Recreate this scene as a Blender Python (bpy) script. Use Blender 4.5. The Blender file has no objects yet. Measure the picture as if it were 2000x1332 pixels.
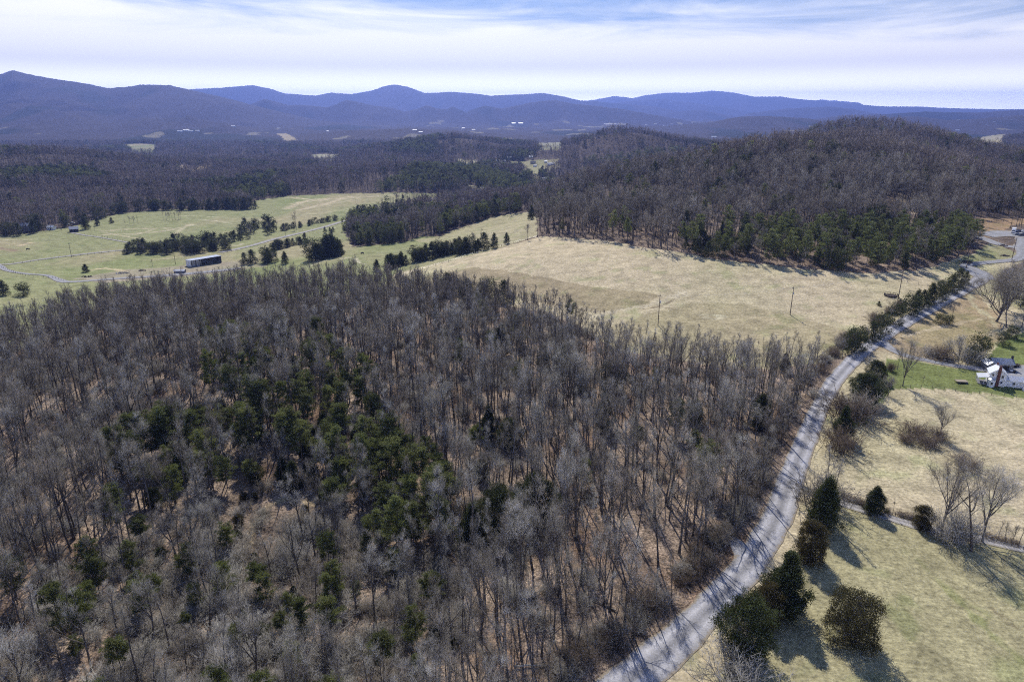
import bpy, math, random
import numpy as np
from math import radians as R
scene = bpy.context.scene
rng = np.random.default_rng(7); random.seed(7)
# ---------------- camera, light, sky, exposure ----------------
PITCH = 18.57; ZC = 80.0; FPX = 1333.3
cd = bpy.data.cameras.new("camera"); cam = bpy.data.objects.new("camera", cd)
scene.collection.objects.link(cam); scene.camera = cam
cd.lens = 24; cd.sensor_width = 36; cd.clip_start = 0.5; cd.clip_end = 100000
cam.location = (0, 0, ZC); cam.rotation_euler = (R(90 - PITCH), 0, 0)
SUN_EL, SUN_AZ = 46.0, -8.0          # azimuth from +Y, negative = to the left
sl = bpy.data.lights.new("sun", 'SUN'); sl.energy = 5.0; sl.angle = R(0.5); sl.color = (1.0, 0.95, 0.87)
sun = bpy.data.objects.new("sun", sl); scene.collection.objects.link(sun)
sd = (math.cos(R(SUN_EL)) * math.sin(R(SUN_AZ)), math.cos(R(SUN_EL)) * math.cos(R(SUN_AZ)), math.sin(R(SUN_EL)))
from mathutils import Vector
sun.rotation_euler = Vector(sd).to_track_quat('Z', 'Y').to_euler(); sun.location = (0, 0, 300)
world = bpy.data.worlds.new("World"); scene.world = world; world.use_nodes = True
wn = world.node_tree; wn.nodes.clear()
def N(t, typ, **kw):
    n = t.nodes.new(typ)
    for k, v in kw.items():
        if k.startswith('i_'):
            key = k[2:]; n.inputs[int(key) if key.isdigit() else key.replace('_', ' ')].default_value = v
        else: setattr(n, k, v)
    return n
def ramp(t, stops, interp='LINEAR'):
    n = t.nodes.new('ShaderNodeValToRGB'); e = n.color_ramp.elements; n.color_ramp.interpolation = interp
    while len(e) < len(stops): e.new(0.5)
    for k, (p, c) in enumerate(stops):
        e[k].position = p; e[k].color = (c, c, c, 1) if not hasattr(c, '__len__') else (*c, 1)
    return n
L = wn.links.new
sky = N(wn, 'ShaderNodeTexSky', sky_type='NISHITA', sun_disc=False, sun_elevation=R(SUN_EL), sun_rotation=R(SUN_AZ), altitude=300, air_density=1.0, dust_density=0.6, ozone_density=2.0)
tc = N(wn, 'ShaderNodeTexCoord')
mp = N(wn, 'ShaderNodeMapping'); mp.inputs['Scale'].default_value = (1.7, 1.7, 13.0); mp.inputs['Rotation'].default_value = (R(0.5), R(-0.6), 0)
L(tc.outputs['Generated'], mp.inputs['Vector'])
cn = N(wn, 'ShaderNodeTexNoise', i_Scale=2.3, i_Detail=9.0, i_Roughness=0.58, i_Distortion=0.6); L(mp.outputs[0], cn.inputs['Vector'])
sep = N(wn, 'ShaderNodeSeparateXYZ'); L(tc.outputs['Generated'], sep.inputs[0])
# cloud cover = (veil edge height + noise) - elevation
edge = N(wn, 'ShaderNodeMath', operation='MULTIPLY_ADD'); L(cn.outputs[0], edge.inputs[0]); edge.inputs[1].default_value = 0.13; edge.inputs[2].default_value = 0.058
e2 = N(wn, 'ShaderNodeMath', operation='MULTIPLY_ADD'); L(sep.outputs['X'], e2.inputs[0]); e2.inputs[1].default_value = -0.02; L(edge.outputs[0], e2.inputs[2])
df = N(wn, 'ShaderNodeMath', operation='SUBTRACT'); L(e2.outputs[0], df.inputs[0]); L(sep.outputs['Z'], df.inputs[1])
cm = N(wn, 'ShaderNodeMapRange', interpolation_type='SMOOTHSTEP', i_1=-0.036, i_2=0.036); L(df.outputs[0], cm.inputs[0])
thin = N(wn, 'ShaderNodeTexNoise', i_Scale=1.1, i_Detail=6.0, i_Roughness=0.6); L(mp.outputs[0], thin.inputs['Vector'])
tr = N(wn, 'ShaderNodeMapRange', i_1=0.45, i_2=0.75, i_3=0.0, i_4=0.18); L(thin.outputs[0], tr.inputs[0])
mxm = N(wn, 'ShaderNodeMath', operation='MAXIMUM'); L(cm.outputs[0], mxm.inputs[0]); L(tr.outputs[0], mxm.inputs[1])
SKY_STR = 0.06
veil = N(wn, 'ShaderNodeMix', data_type='RGBA'); L(mxm.outputs[0], veil.inputs['Factor']); 
skb = N(wn, 'ShaderNodeMix', data_type='RGBA', blend_type='MULTIPLY'); skb.inputs['Factor'].default_value = 1.0; L(sky.outputs[0], skb.inputs['A']); skb.inputs['B'].default_value = (0.80, 1.04, 1.42, 1); L(skb.outputs['Result'], veil.inputs['A'])
vb = N(wn, 'ShaderNodeMapRange', interpolation_type='SMOOTHSTEP', i_1=-0.01, i_2=0.062, i_3=125.0, i_4=23.0); L(sep.outputs['Z'], vb.inputs[0])
vc = N(wn, 'ShaderNodeVectorMath', operation='SCALE'); vc.inputs[0].default_value = (1.0, 0.99, 0.97); L(vb.outputs[0], vc.inputs['Scale']); L(vc.outputs[0], veil.inputs['B'])
bg = N(wn, 'ShaderNodeBackground', i_Strength=SKY_STR); L(veil.outputs['Result'], bg.inputs[0])
wo = N(wn, 'ShaderNodeOutputWorld'); L(bg.outputs[0], wo.inputs[0])
vs = scene.view_settings; vs.view_transform = 'Standard'; vs.look = 'None'; vs.gamma = 1; vs.use_curve_mapping = False; vs.exposure = 0.0
HAZE_D = 0.000098; HAZE_COL = (0.28, 0.40, 1.0, 1)
cy = scene.cycles
cy.max_bounces = 5; cy.diffuse_bounces = 2; cy.glossy_bounces = 2; cy.transmission_bounces = 2; cy.transparent_max_bounces = 8; cy.volume_bounces = 0
cy.sample_clamp_indirect = 6
cy.filter_width = 1.1; cy.use_denoising = False
#<T>
# ---------------- terrain: one height function for everything ----------------
TH = math.radians(PITCH); CT, ST = math.cos(TH), math.sin(TH)
def raydir(u, v):
    a = (np.asarray(u, float) - 1000) / FPX; b = (666 - np.asarray(v, float)) / FPX
    return a, CT + b * ST, -ST + b * CT
def proj(x, y, z):
    d = y * CT - (z - ZC) * ST; up = y * ST + (z - ZC) * CT
    return 1000 + FPX * x / d, 666 - FPX * up / d
def hsh(ix, iy, s):
    n = (ix.astype(np.int64) * 374761393 + iy.astype(np.int64) * 668265263 + s * 974634777) & 0xffffffff
    n = ((n ^ (n >> 13)) * 1274126177) & 0xffffffff
    return ((n ^ (n >> 16)) & 0xffff) / 32767.5 - 1.0
def vnoise(x, y, s=0):
    ix = np.floor(x); iy = np.floor(y); fx = x - ix; fy = y - iy; ix = ix.astype(np.int64); iy = iy.astype(np.int64)
    fx = fx * fx * fx * (fx * (fx * 6 - 15) + 10); fy = fy * fy * fy * (fy * (fy * 6 - 15) + 10)
    a = hsh(ix, iy, s); b = hsh(ix + 1, iy, s); c = hsh(ix, iy + 1, s); d = hsh(ix + 1, iy + 1, s)
    return (a * (1 - fx) + b * fx) * (1 - fy) + (c * (1 - fx) + d * fx) * fy
def fbm(x, y, s=0, o=4, g=0.5):
    r = 0; a = 1; t = 0
    for k in range(o):
        r = r + a * vnoise(x * 2 ** k + 17.3 * k, y * 2 ** k - 9.1 * k, s + k); t += a; a *= g
    return r / t
# control points. V: (column, row, z) of a ground point seen there; Y: (column, forward metres, z)
CV = [(1230,1332,0),(1455,1110,0),(1560,900,1),(1620,760,2),(1720,660,4),(1850,590,7),(1925,540,9),(2080,505,12),
 (1960,750,2),(1900,830,0.5),(1650,1200,-0.5),(1950,1250,-1.5),(1990,1050,-1),(1780,900,0.5),(1760,740,1.5),(1900,650,4),(2200,700,5),(2300,1000,0),(2300,560,10),
 (1400,660,2),(1543,613,4.5),(1285,640,3),(1100,590,3),(1200,490,12),(1400,515,12),(1650,530,11),(1860,500,13),(1120,465,10),(1050,460,6),
 (1030,425,-2),(900,470,-7),(850,540,-3),(750,520,-13),(640,510,-17),(1000,520,5),(950,560,0),
 (600,400,-28),(780,382,-30),(350,430,-27),(480,410,-29),(220,425,-24),(100,480,-23),(250,510,-24),(390,522,-22),(60,600,-14),(200,545,-20),(500,455,-27),(620,450,-26),(880,380,-32),(-200,560,-14),(-200,470,-22),(-300,700,-4),(20,530,-20),
 (1060,335,-30),(990,322,-30),(1050,360,-31),(1100,322,-24),
 (100,1300,0),(400,1000,-2),(600,1060,-3),(700,720,5),(300,690,3),(1000,1200,0),(1000,900,2),(1300,900,1.5),(1400,750,1),(900,750,4),(100,900,1),(-200,900,0),(1170,700,2),(1500,1332,-0.5),
 (1960,445,15),(2100,430,15)]
CY = [(500,290,-5),(700,280,-2),(300,270,-4),(100,240,-5),(550,380,-18),(300,380,-20),(1000,280,1),
 (1060,480,8),(1150,560,17),(1250,600,27),(1350,590,32),(1370,1420,-18),(1400,1280,-20),(1440,1500,-16),(1330,1450,-8),(1540,1450,-8),(1420,1000,2),(1250,1480,14),(1500,620,42),(1660,700,44),(1800,620,34),(1400,480,20),(1600,480,22),(1750,480,22),(1850,450,18),(1950,600,18),(1200,500,16),
 (1540,780,27),(1660,820,29),(1780,800,22),(1880,760,10),(1540,1150,32),(1600,1150,47),(1660,1150,57),(1720,1150,52),(1790,1150,38),(1880,1150,18),(2000,1100,-10),(2100,700,4),(1480,1150,14),(1430,850,18),(1350,900,4),(1200,850,-10),(1660,1450,0),(1300,1150,-24),(2000,1300,-25),(1850,1300,-15),
 (1210,1600,37),(1265,1600,31),(1320,1600,14),(1150,1600,20),(1100,1600,2),(1050,1600,-12),(1370,1700,2),(1180,1280,-24),(1210,2300,-35),
 (870,2000,6),(800,2000,-4),(700,1950,-34),(950,2000,-6),(1030,1950,-30),(870,2700,-45),(870,1500,-30),
 (840,1150,-10),(760,1150,-14),(690,1100,-22),(900,1050,-22),(960,1150,-30),(1000,1000,-32),(820,880,-33),
 (50,1300,6),(-50,1300,7),(150,1300,3),(220,1300,-10),(300,1250,-24),(420,1300,-34),(550,1300,-33),(650,1400,-36),(100,900,-16),(250,1000,-24),(0,800,-20),(50,2000,-50),(300,1900,-50),(600,2200,-52),(490,900,-28),(-300,1300,0),(-300,2200,-50),
 (1500,2400,-45),(1900,2000,-30),(2100,2500,6),(1960,2500,-8),(1880,2500,-28),(1820,3000,-50),(2300,2500,20),(2300,1500,-10),(2400,500,12)]
_c = []
for u, v, z in CV:
    a, b, c = raydir(u, v); t = (z - ZC) / c; _c.append((a * t, b * t, z))
for u, Y, z in CY:
    d = Y * CT - (z - ZC) * ST; _c.append(((u - 1000) / FPX * d, Y, z))
for az in (-120, -90, -70, 70, 90, 120): _c.append((60 * math.sin(math.radians(az)), 60 * math.cos(math.radians(az)), 0))
for az in (-80, 80): _c.append((900 * math.sin(math.radians(az)), 900 * math.cos(math.radians(az)), -8))
for az in (-60, -30, 0, 30, 60): _c.append((30 * math.sin(math.radians(az)), 30 * math.cos(math.radians(az)), 0))
for az in (-45, -20, 0, 15, 30, 50): _c.append((4500 * math.sin(math.radians(az)), 4500 * math.cos(math.radians(az)), -52))
_c = np.array(_c)
def _lp(x, y): return np.stack([np.arctan2(x, y), np.log(np.maximum(np.hypot(x, y), 18.0))], -1)
_cp = _lp(_c[:, 0], _c[:, 1])
def _k(d2): return 0.5 * d2 * np.log(d2 + 1e-12)
_n = len(_c); _K = _k(((_cp[:, None] - _cp[None]) ** 2).sum(-1)) + np.eye(_n) * 2e-4
_P = np.hstack([np.ones((_n, 1)), _cp]); _A = np.block([[_K, _P], [_P.T, np.zeros((3, 3))]])
_w = np.linalg.solve(_A, np.concatenate([_c[:, 2], np.zeros(3)]))
def tps(x, y):
    sh = x.shape; p = _lp(x.ravel(), y.ravel()); o = np.empty(len(p))
    for s in range(0, len(p), 40000):
        q = p[s:s + 40000]; o[s:s + 40000] = _k(((q[:, None] - _cp[None]) ** 2).sum(-1)) @ _w[:_n] + _w[_n] + q @ _w[_n + 1:]
    return o.reshape(sh)
# far ridges: (forward distance, half width in front, half width behind, base z, skyline [(column,row)...], spur wavelength)
RIDGES = [
 (6000, 3000, 2300, -50, [(-900,235),(-500,215),(-300,190),(-150,176),(-60,170),(0,155),(22,146),(45,138),(65,143),(95,150),(130,157),(180,163),(225,173),(260,171),(290,167),(340,168),(400,181),(450,193),(500,207),(560,222),(620,236),(700,246),(820,252)], 480, 110),
 (7200, 1300, 1500, -55, [(380,250),(430,230),(480,210),(520,194),(545,200),(565,206),(600,206),(640,211),(662,203),(680,196),(700,200),(730,207),(770,212),(790,220),(812,214),(835,206),(855,213),(872,214),(885,209),(910,220),(945,207),(980,213),(1010,207),(1040,200),(1080,196),(1120,203),(1200,212),(1260,222),(1340,236),(1420,246)], 900, 200),
 (11500, 2400, 2200, -60, [(250,190),(320,184),(380,175),(440,173),(500,168),(530,173),(560,183),(620,187),(650,181),(690,184),(730,177),(755,169),(775,166),(800,171),(830,182),(880,180),(930,184),(960,188),(1000,186),(1060,183),(1100,190),(1130,197),(1160,198),(1200,203),(1280,209),(1340,222),(1420,238)], 1300, 300),
 (10500, 1300, 1600, -60, [(1180,240),(1250,230),(1290,224),(1340,217),(1370,216),(1400,222),(1440,229),(1470,221),(1540,212),(1580,211),(1620,209),(1660,213),(1700,221),(1760,228),(1820,238)], 1200, 200),
 (13500, 1600, 2000, -60, [(1080,225),(1150,206),(1220,199),(1290,193),(1340,200),(1400,208),(1480,222),(1600,236)], 1500, 300),
 (17000, 2400, 2200, -60, [(1050,215),(1130,199),(1165,195),(1200,188),(1235,192),(1260,186),(1300,182),(1350,182),(1390,178),(1430,182),(1470,190),(1520,190),(1560,195),(1600,198),(1650,203),(1700,207),(1730,209),(1790,209),(1850,212),(1950,214),(2100,214),(2400,214)], 2200, 300),
 (20300, 1600, 1500, -60, [(1480,205),(1560,199),(1600,195),(1640,198),(1700,203),(1740,208),(1800,204),(1850,207),(1900,206),(1960,209),(2050,210),(2200,209),(2500,213)], 3000, 200),
 (5200, 1500, 1200, -52, [(1180,252),(1300,247),(1380,240),(1450,228),(1500,228),(1560,231),(1620,238),(1700,232),(1780,228),(1850,236),(1920,232),(2000,225),(2100,226),(2400,222)], 700, 120),
 (7200, 1300, 1200, -55, [(1550,240),(1640,226),(1720,224),(1800,219),(1900,221),(1980,216),(2060,217),(2300,214)], 800, 160),
 (3700, 1000, 800, -50, [(-400,262),(-100,258),(60,256),(200,262),(330,254),(430,262),(560,268),(680,256),(800,252),(900,256),(1000,266),(1100,268),(1400,285)], 500, 60),
]
def H(x, y, fine=True):
    x = np.asarray(x, float); y = np.asarray(y, float); r = np.hypot(x, y)
    z = tps(x, y)
    f = np.clip((r - 3000) / 1800, 0, 1); f = f * f * (3 - 2 * f)
    base = -50 + 30 * fbm(x / 800, y / 1000, 5, 4)
    z = z * (1 - f) + base * f
    z = z + np.clip((r - 650) / 1500, 0, 1) * 7 * fbm(x / 260, y / 260, 31, 3) + 0.35 * fbm(x / 28, y / 28, 3, 2) * np.clip(r / 200, 0, 1)
    z = z + np.clip((r - 2150) / 1200, 0, 1) * 26 * fbm(x / 420, y / 560, 35, 3)
    m = (r > 2300) & (y > 100)
    if m.any():
        xx = x[m]; yy = y[m]; zz = z[m]; d0 = yy * CT + ZC * ST; uu = 1000 + FPX * xx / d0
        for D, wf, wb, zb, sk, wl, am in RIDGES:
            sk = np.array(sk, float); lo, hi = sk[0, 0], sk[-1, 0]
            a, b, c = raydir(sk[:, 0], sk[:, 1]); ztop = ZC + c / b * D
            dd = D + am * 2.0 * fbm(uu / 160, uu * 0 + D / 1000, 11, 3)
            zt = np.interp(uu, sk[:, 0], ztop)
            zt = zb + (zt - zb) * np.clip((uu - lo + 200) / 200, 0, 1) * np.clip((hi + 200 - uu) / 200, 0, 1)
            t = yy - dd; q = np.where(t < 0, -t / wf, t / wb); q = np.sqrt(q * q + 0.0036) - 0.06
            wx = xx + 0.35 * wl * fbm(xx / wl, yy / wl, 41, 2); sp = 1 - np.abs(vnoise(wx / wl, yy / (wl * 2.6), 21)) ; sp2 = 1 - np.abs(vnoise(xx / wl * 2.3, yy / wl, 23))
            cut = np.clip(q * 3.2, 0, 1) * np.clip((1.15 - q) * 3, 0, 1)
            s = np.clip(1 - q, 0, 1) ** 1.6
            hh = (zt - zb) * s * (1 - cut * (0.72 * (1 - sp ** 2) + 0.26 * (1 - sp2 ** 2)))
            zz = np.maximum(zz, zb + hh + 0.0) if D > 4000 else np.maximum(zz, zb + hh)
        z = z.copy(); z[m] = zz
    if fine:
        g = np.clip((r - 2300) / 900, 0, 1)
        z = z + g * (5 + 0.0004 * np.minimum(r, 9000)) * (0.5 + 0.5 * vnoise(x / 13, y / 13, 77)) * (0.5 + 0.5 * vnoise(x / 41, y / 41, 78))
    return z
def hit(us, vs):
    us = np.atleast_1d(np.asarray(us, float)); vs = np.atleast_1d(np.asarray(vs, float))
    a, b, c = raydir(us, vs); t = np.full(us.shape, 25.0); done = np.zeros(us.shape, bool); tp = t.copy()
    for k in range(900):
        z = ZC + c * t; hz = H(a * t, b * t, False); below = (z < hz) & ~done
        done |= below
        if done.all() or t.min() > 60000: break
        tp = np.where(done, tp, t); t = np.where(done, t, t * 1.009)
    lo, hi = tp, t
    for k in range(12):
        md = (lo + hi) / 2; bl = (ZC + c * md) < H(a * md, b * md, False); hi = np.where(bl, md, hi); lo = np.where(bl, lo, md)
    return a * hi, b * hi, ZC + c * hi
#</T>
# ---------------- helpers ----------------
def mesh_np(name, V, F, mats=None, smooth=False, fm=None):
    me = bpy.data.meshes.new(name); V = np.asarray(V, np.float32); F = np.asarray(F, np.int32); k = F.shape[1]
    me.vertices.add(len(V)); me.vertices.foreach_set('co', V.ravel())
    me.loops.add(F.size); me.loops.foreach_set('vertex_index', F.ravel())
    me.polygons.add(len(F)); me.polygons.foreach_set('loop_start', np.arange(0, F.size, k, dtype=np.int32)); me.polygons.foreach_set('loop_total', np.full(len(F), k, np.int32))
    if smooth: me.polygons.foreach_set('use_smooth', np.ones(len(F), bool))
    if fm is not None: me.polygons.foreach_set('material_index', np.asarray(fm, np.int32))
    me.update(calc_edges=True)
    for m in (mats or []): me.materials.append(m)
    return me
def link(name, me, parent=None, loc=(0, 0, 0), rot=(0, 0, 0), sc=(1, 1, 1), **pr):
    o = bpy.data.objects.new(name, me); scene.collection.objects.link(o); o.parent = parent
    o.location = loc; o.rotation_euler = rot; o.scale = sc
    for k, v in pr.items(): o[k] = v
    return o
def inpoly(x, y, P):
    P = np.asarray(P); r = np.zeros(x.shape, bool); n = len(P)
    bb = (x > P[:, 0].min()) & (x < P[:, 0].max()) & (y > P[:, 1].min()) & (y < P[:, 1].max())
    xs = x[bb]; ys = y[bb]; q = np.zeros(xs.shape, bool)
    for i in range(n):
        x1, y1 = P[i]; x2, y2 = P[(i + 1) % n]
        if y1 == y2: continue
        c = ((y1 > ys) != (y2 > ys)) & (xs < (x2 - x1) * (ys - y1) / (y2 - y1) + x1); q ^= c
    r[bb] = q; return r
def W(pts):   # photo pixels -> points on the ground
    p = np.array(pts, float); x, y, z = hit(p[:, 0], p[:, 1]); return np.stack([x, y], -1)
def dense(pts, step=2.0):
    p = np.asarray(pts, float); n = len(p); out = []
    for i in range(n - 1):
        p0 = p[max(i - 1, 0)]; p1 = p[i]; p2 = p[i + 1]; p3 = p[min(i + 2, n - 1)]
        m = max(2, int(np.hypot(*(p2 - p1)[:2]) / step))
        for t in np.arange(m) / m:
            out.append(0.5 * (2 * p1 + (p2 - p0) * t + (2 * p0 - 5 * p1 + 4 * p2 - p3) * t * t + (3 * p1 - p0 - 3 * p2 + p3) * t ** 3))
    out.append(p[-1]); return np.array(out)
def dline(x, y, P):
    d = np.full(x.shape, 1e9)
    for i in range(len(P) - 1):
        a = P[i]; b = P[i + 1]; ab = b - a; L2 = max((ab ** 2).sum(), 1e-9)
        t = np.clip(((x - a[0]) * ab[0] + (y - a[1]) * ab[1]) / L2, 0, 1); d = np.minimum(d, np.hypot(x - a[0] - t * ab[0], y - a[1] - t * ab[1]))
    return d
# ---------------- land cover outlines (photo pixel corners dropped onto the terrain) ----------------
ROAD = [(1060,1450),(1150,1390),(1225,1332),(1320,1253),(1395,1180),(1450,1118),(1492,1058),(1522,1000),(1545,935),(1570,870),(1597,805),(1632,742),(1680,692),(1735,650),(1790,617),(1850,583),(1895,558),(1925,540)]
ROADW = [7.0,7.0,7.0,6.4,6.0,6.0,6.1,6.0,5.6,5.4,5.0,5.2,5.6,5.9,6.1,6.2,6.4,6.6]
wROAD = W(ROAD)
P_F1 = W([(1120,1420),(1215,1320),(1320,1235),(1400,1150),(1440,1085),(1475,1030),(1515,960),(1535,900),(1560,845),(1590,785),(1625,730),(1655,698),(1600,705),(1500,722),(1400,715),(1300,700),(1200,685),(1150,650),(1100,622),(1030,605),(950,590),(850,575),(750,560),(600,560),(400,565),(250,575),(150,610),(60,650),(-100,680),(-250,720)])
P_F1 = np.vstack([P_F1, [(-330, 200), (-250, 20), (0, 35), (5, 60)]])
OPEN = {}
pale = (0.52, 0.44, 0.29); brown = (0.30, 0.24, 0.15); pasture = (0.285, 0.29, 0.14); lawn = (0.19, 0.215, 0.075); dry = (0.40, 0.355, 0.215); soil = (0.36, 0.25, 0.15)
C_ = [
 ('right_field', pale, [(1225,1332),(1320,1250),(1395,1180),(1450,1118),(1492,1058),(1522,1000),(1545,935),(1570,870),(1597,805),(1632,742),(1680,692),(1735,650),(1790,617),(1850,583),(1895,558),(1925,535),(2500,560),(2700,1000),(2700,1700),(1100,1700)]),
 ('low_field', (0.37,0.335,0.19), [(1300,1500),(1470,1200),(1560,1080),(1630,985),(1760,1025),(1850,1050),(2050,1085),(2600,1150),(2600,1700)]),
 ('lawn', lawn, [(1660,830),(1690,790),(1700,745),(1735,700),(1790,705),(1850,716),(1920,728),(2100,735),(2300,800),(2000,778),(1900,766),(1790,758),(1740,762),(1712,800),(1690,830)]),
 ('lawn', lawn, [(1925,705),(1945,680),(1975,655),(2060,640),(2300,660),(2300,735),(2000,728)]),
 ('bank', (0.40,0.31,0.19), [(1745,690),(1700,680),(1745,655),(1800,625),(1860,592),(1900,570),(1925,590),(1955,625),(1960,650),(1940,680),(1900,705),(1830,705)]),
 ('mid_field', pale, [(1055,462),(1130,466),(1250,482),(1400,508),(1550,524),(1700,534),(1800,528),(1860,506),(1930,490),(2010,505),(1925,545),(1890,555),(1840,580),(1790,610),(1700,660),(1650,698),(1600,705),(1500,722),(1400,715),(1300,700),(1200,685),(1150,650),(1100,622),(1030,605),(950,590),(850,575),(760,560),(770,535),(850,515),(960,490)]),
 ('brown_strip', (0.37,0.305,0.19), [(770,556),(850,536),(915,523),(960,525),(1050,540),(1130,556),(1200,565),(1260,571),(1285,578),(1270,592),(1220,605),(1165,612),(1080,596),(1000,582),(900,566),(800,568)]),
 ('brown_strip', (0.42,0.355,0.22), [(1300,606),(1340,594),(1400,590),(1480,600),(1560,622),(1640,640),(1690,650),(1640,700),(1500,722),(1400,712),(1300,695),(1200,680),(1190,640),(1250,618)]),
 ('valley', pasture, [(-300,480),(0,460),(60,456),(150,440),(240,416),(330,409),(485,409),(500,392),(560,383),(650,379),(790,377),(885,378),(880,388),(760,402),(700,432),(672,450),(690,482),(795,472),(820,462),(860,462),(890,448),(960,424),(1030,414),(1048,425),(1052,460),(960,490),(850,515),(770,535),(760,575),(600,580),(400,590),(250,600),(150,640),(0,700),(-300,780)]),
 ('upper_field', dry, [(800,470),(860,462),(890,448),(960,424),(1030,414),(1048,425),(1052,460),(960,490),(900,480),(850,475)]),
 ('strip', dry, [(690,435),(760,405),(885,382),(890,390),(790,412),(760,425),(700,440)]),
 ('yard', (0.36,0.31,0.22), [(140,545),(200,535),(250,526),(350,520),(430,512),(500,508),(520,520),(450,530),(300,545),(200,552)]),
 ('soilbank', soil, [(1880,452),(1900,425),(1960,428),(2060,425),(2200,440),(2200,455),(1990,438),(1965,447),(1930,462),(1915,470)]),
 ('lot_grass', (0.33,0.31,0.17), [(1920,485),(1935,475),(1960,483),(1990,495),(1995,510),(1930,515),(1880,520),(1860,512),(1900,500)]),
 ('village', (0.33,0.30,0.17), [(965,320),(1000,316),(1040,313),(1088,311),(1094,328),(1060,338),(1048,352),(1036,346),(1020,332),(990,331)]),
 ('village', (0.30,0.29,0.15), [(1030,354),(1060,350),(1105,344),(1118,350),(1090,358),(1045,362)]),
 ('clearing', (0.40,0.32,0.2), [(352,322),(380,323),(418,314),(420,322),(385,327),(352,326)]),
 ('clearing', (0.26,0.27,0.12), [(240,284),(270,282),(306,284),(304,290),(262,291)]),
 ('clearing', (0.42,0.34,0.2), [(540,262),(560,262),(582,266),(560,268)]),
 ('clearing', (0.4,0.37,0.25), [(606,302),(640,301),(668,303),(650,307),(615,307)]),
 ('clearing', (0.4,0.36,0.22), [(884,309),(925,313),(940,316),(930,320),(890,314)]),
 ('clearing', (0.36,0.33,0.2), [(915,361),(960,366),(940,374),(920,372)]),
 ('clearing', (0.34,0.32,0.2), [(1048,280),(1100,279),(1095,284),(1055,286)]),
 ('clearing', (0.42,0.36,0.22), [(1886,276),(1920,268),(1962,262),(1955,275),(1915,281),(1890,283)]),
]
C_ = [(n, c, [(u, v + (9 if n == 'clearing' and v > sum(q[1] for q in p) / len(p) else 0)) for u, v in p]) for n, c, p in C_]
WP = [(n, c, W(p)) for n, c, p in C_]
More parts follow.
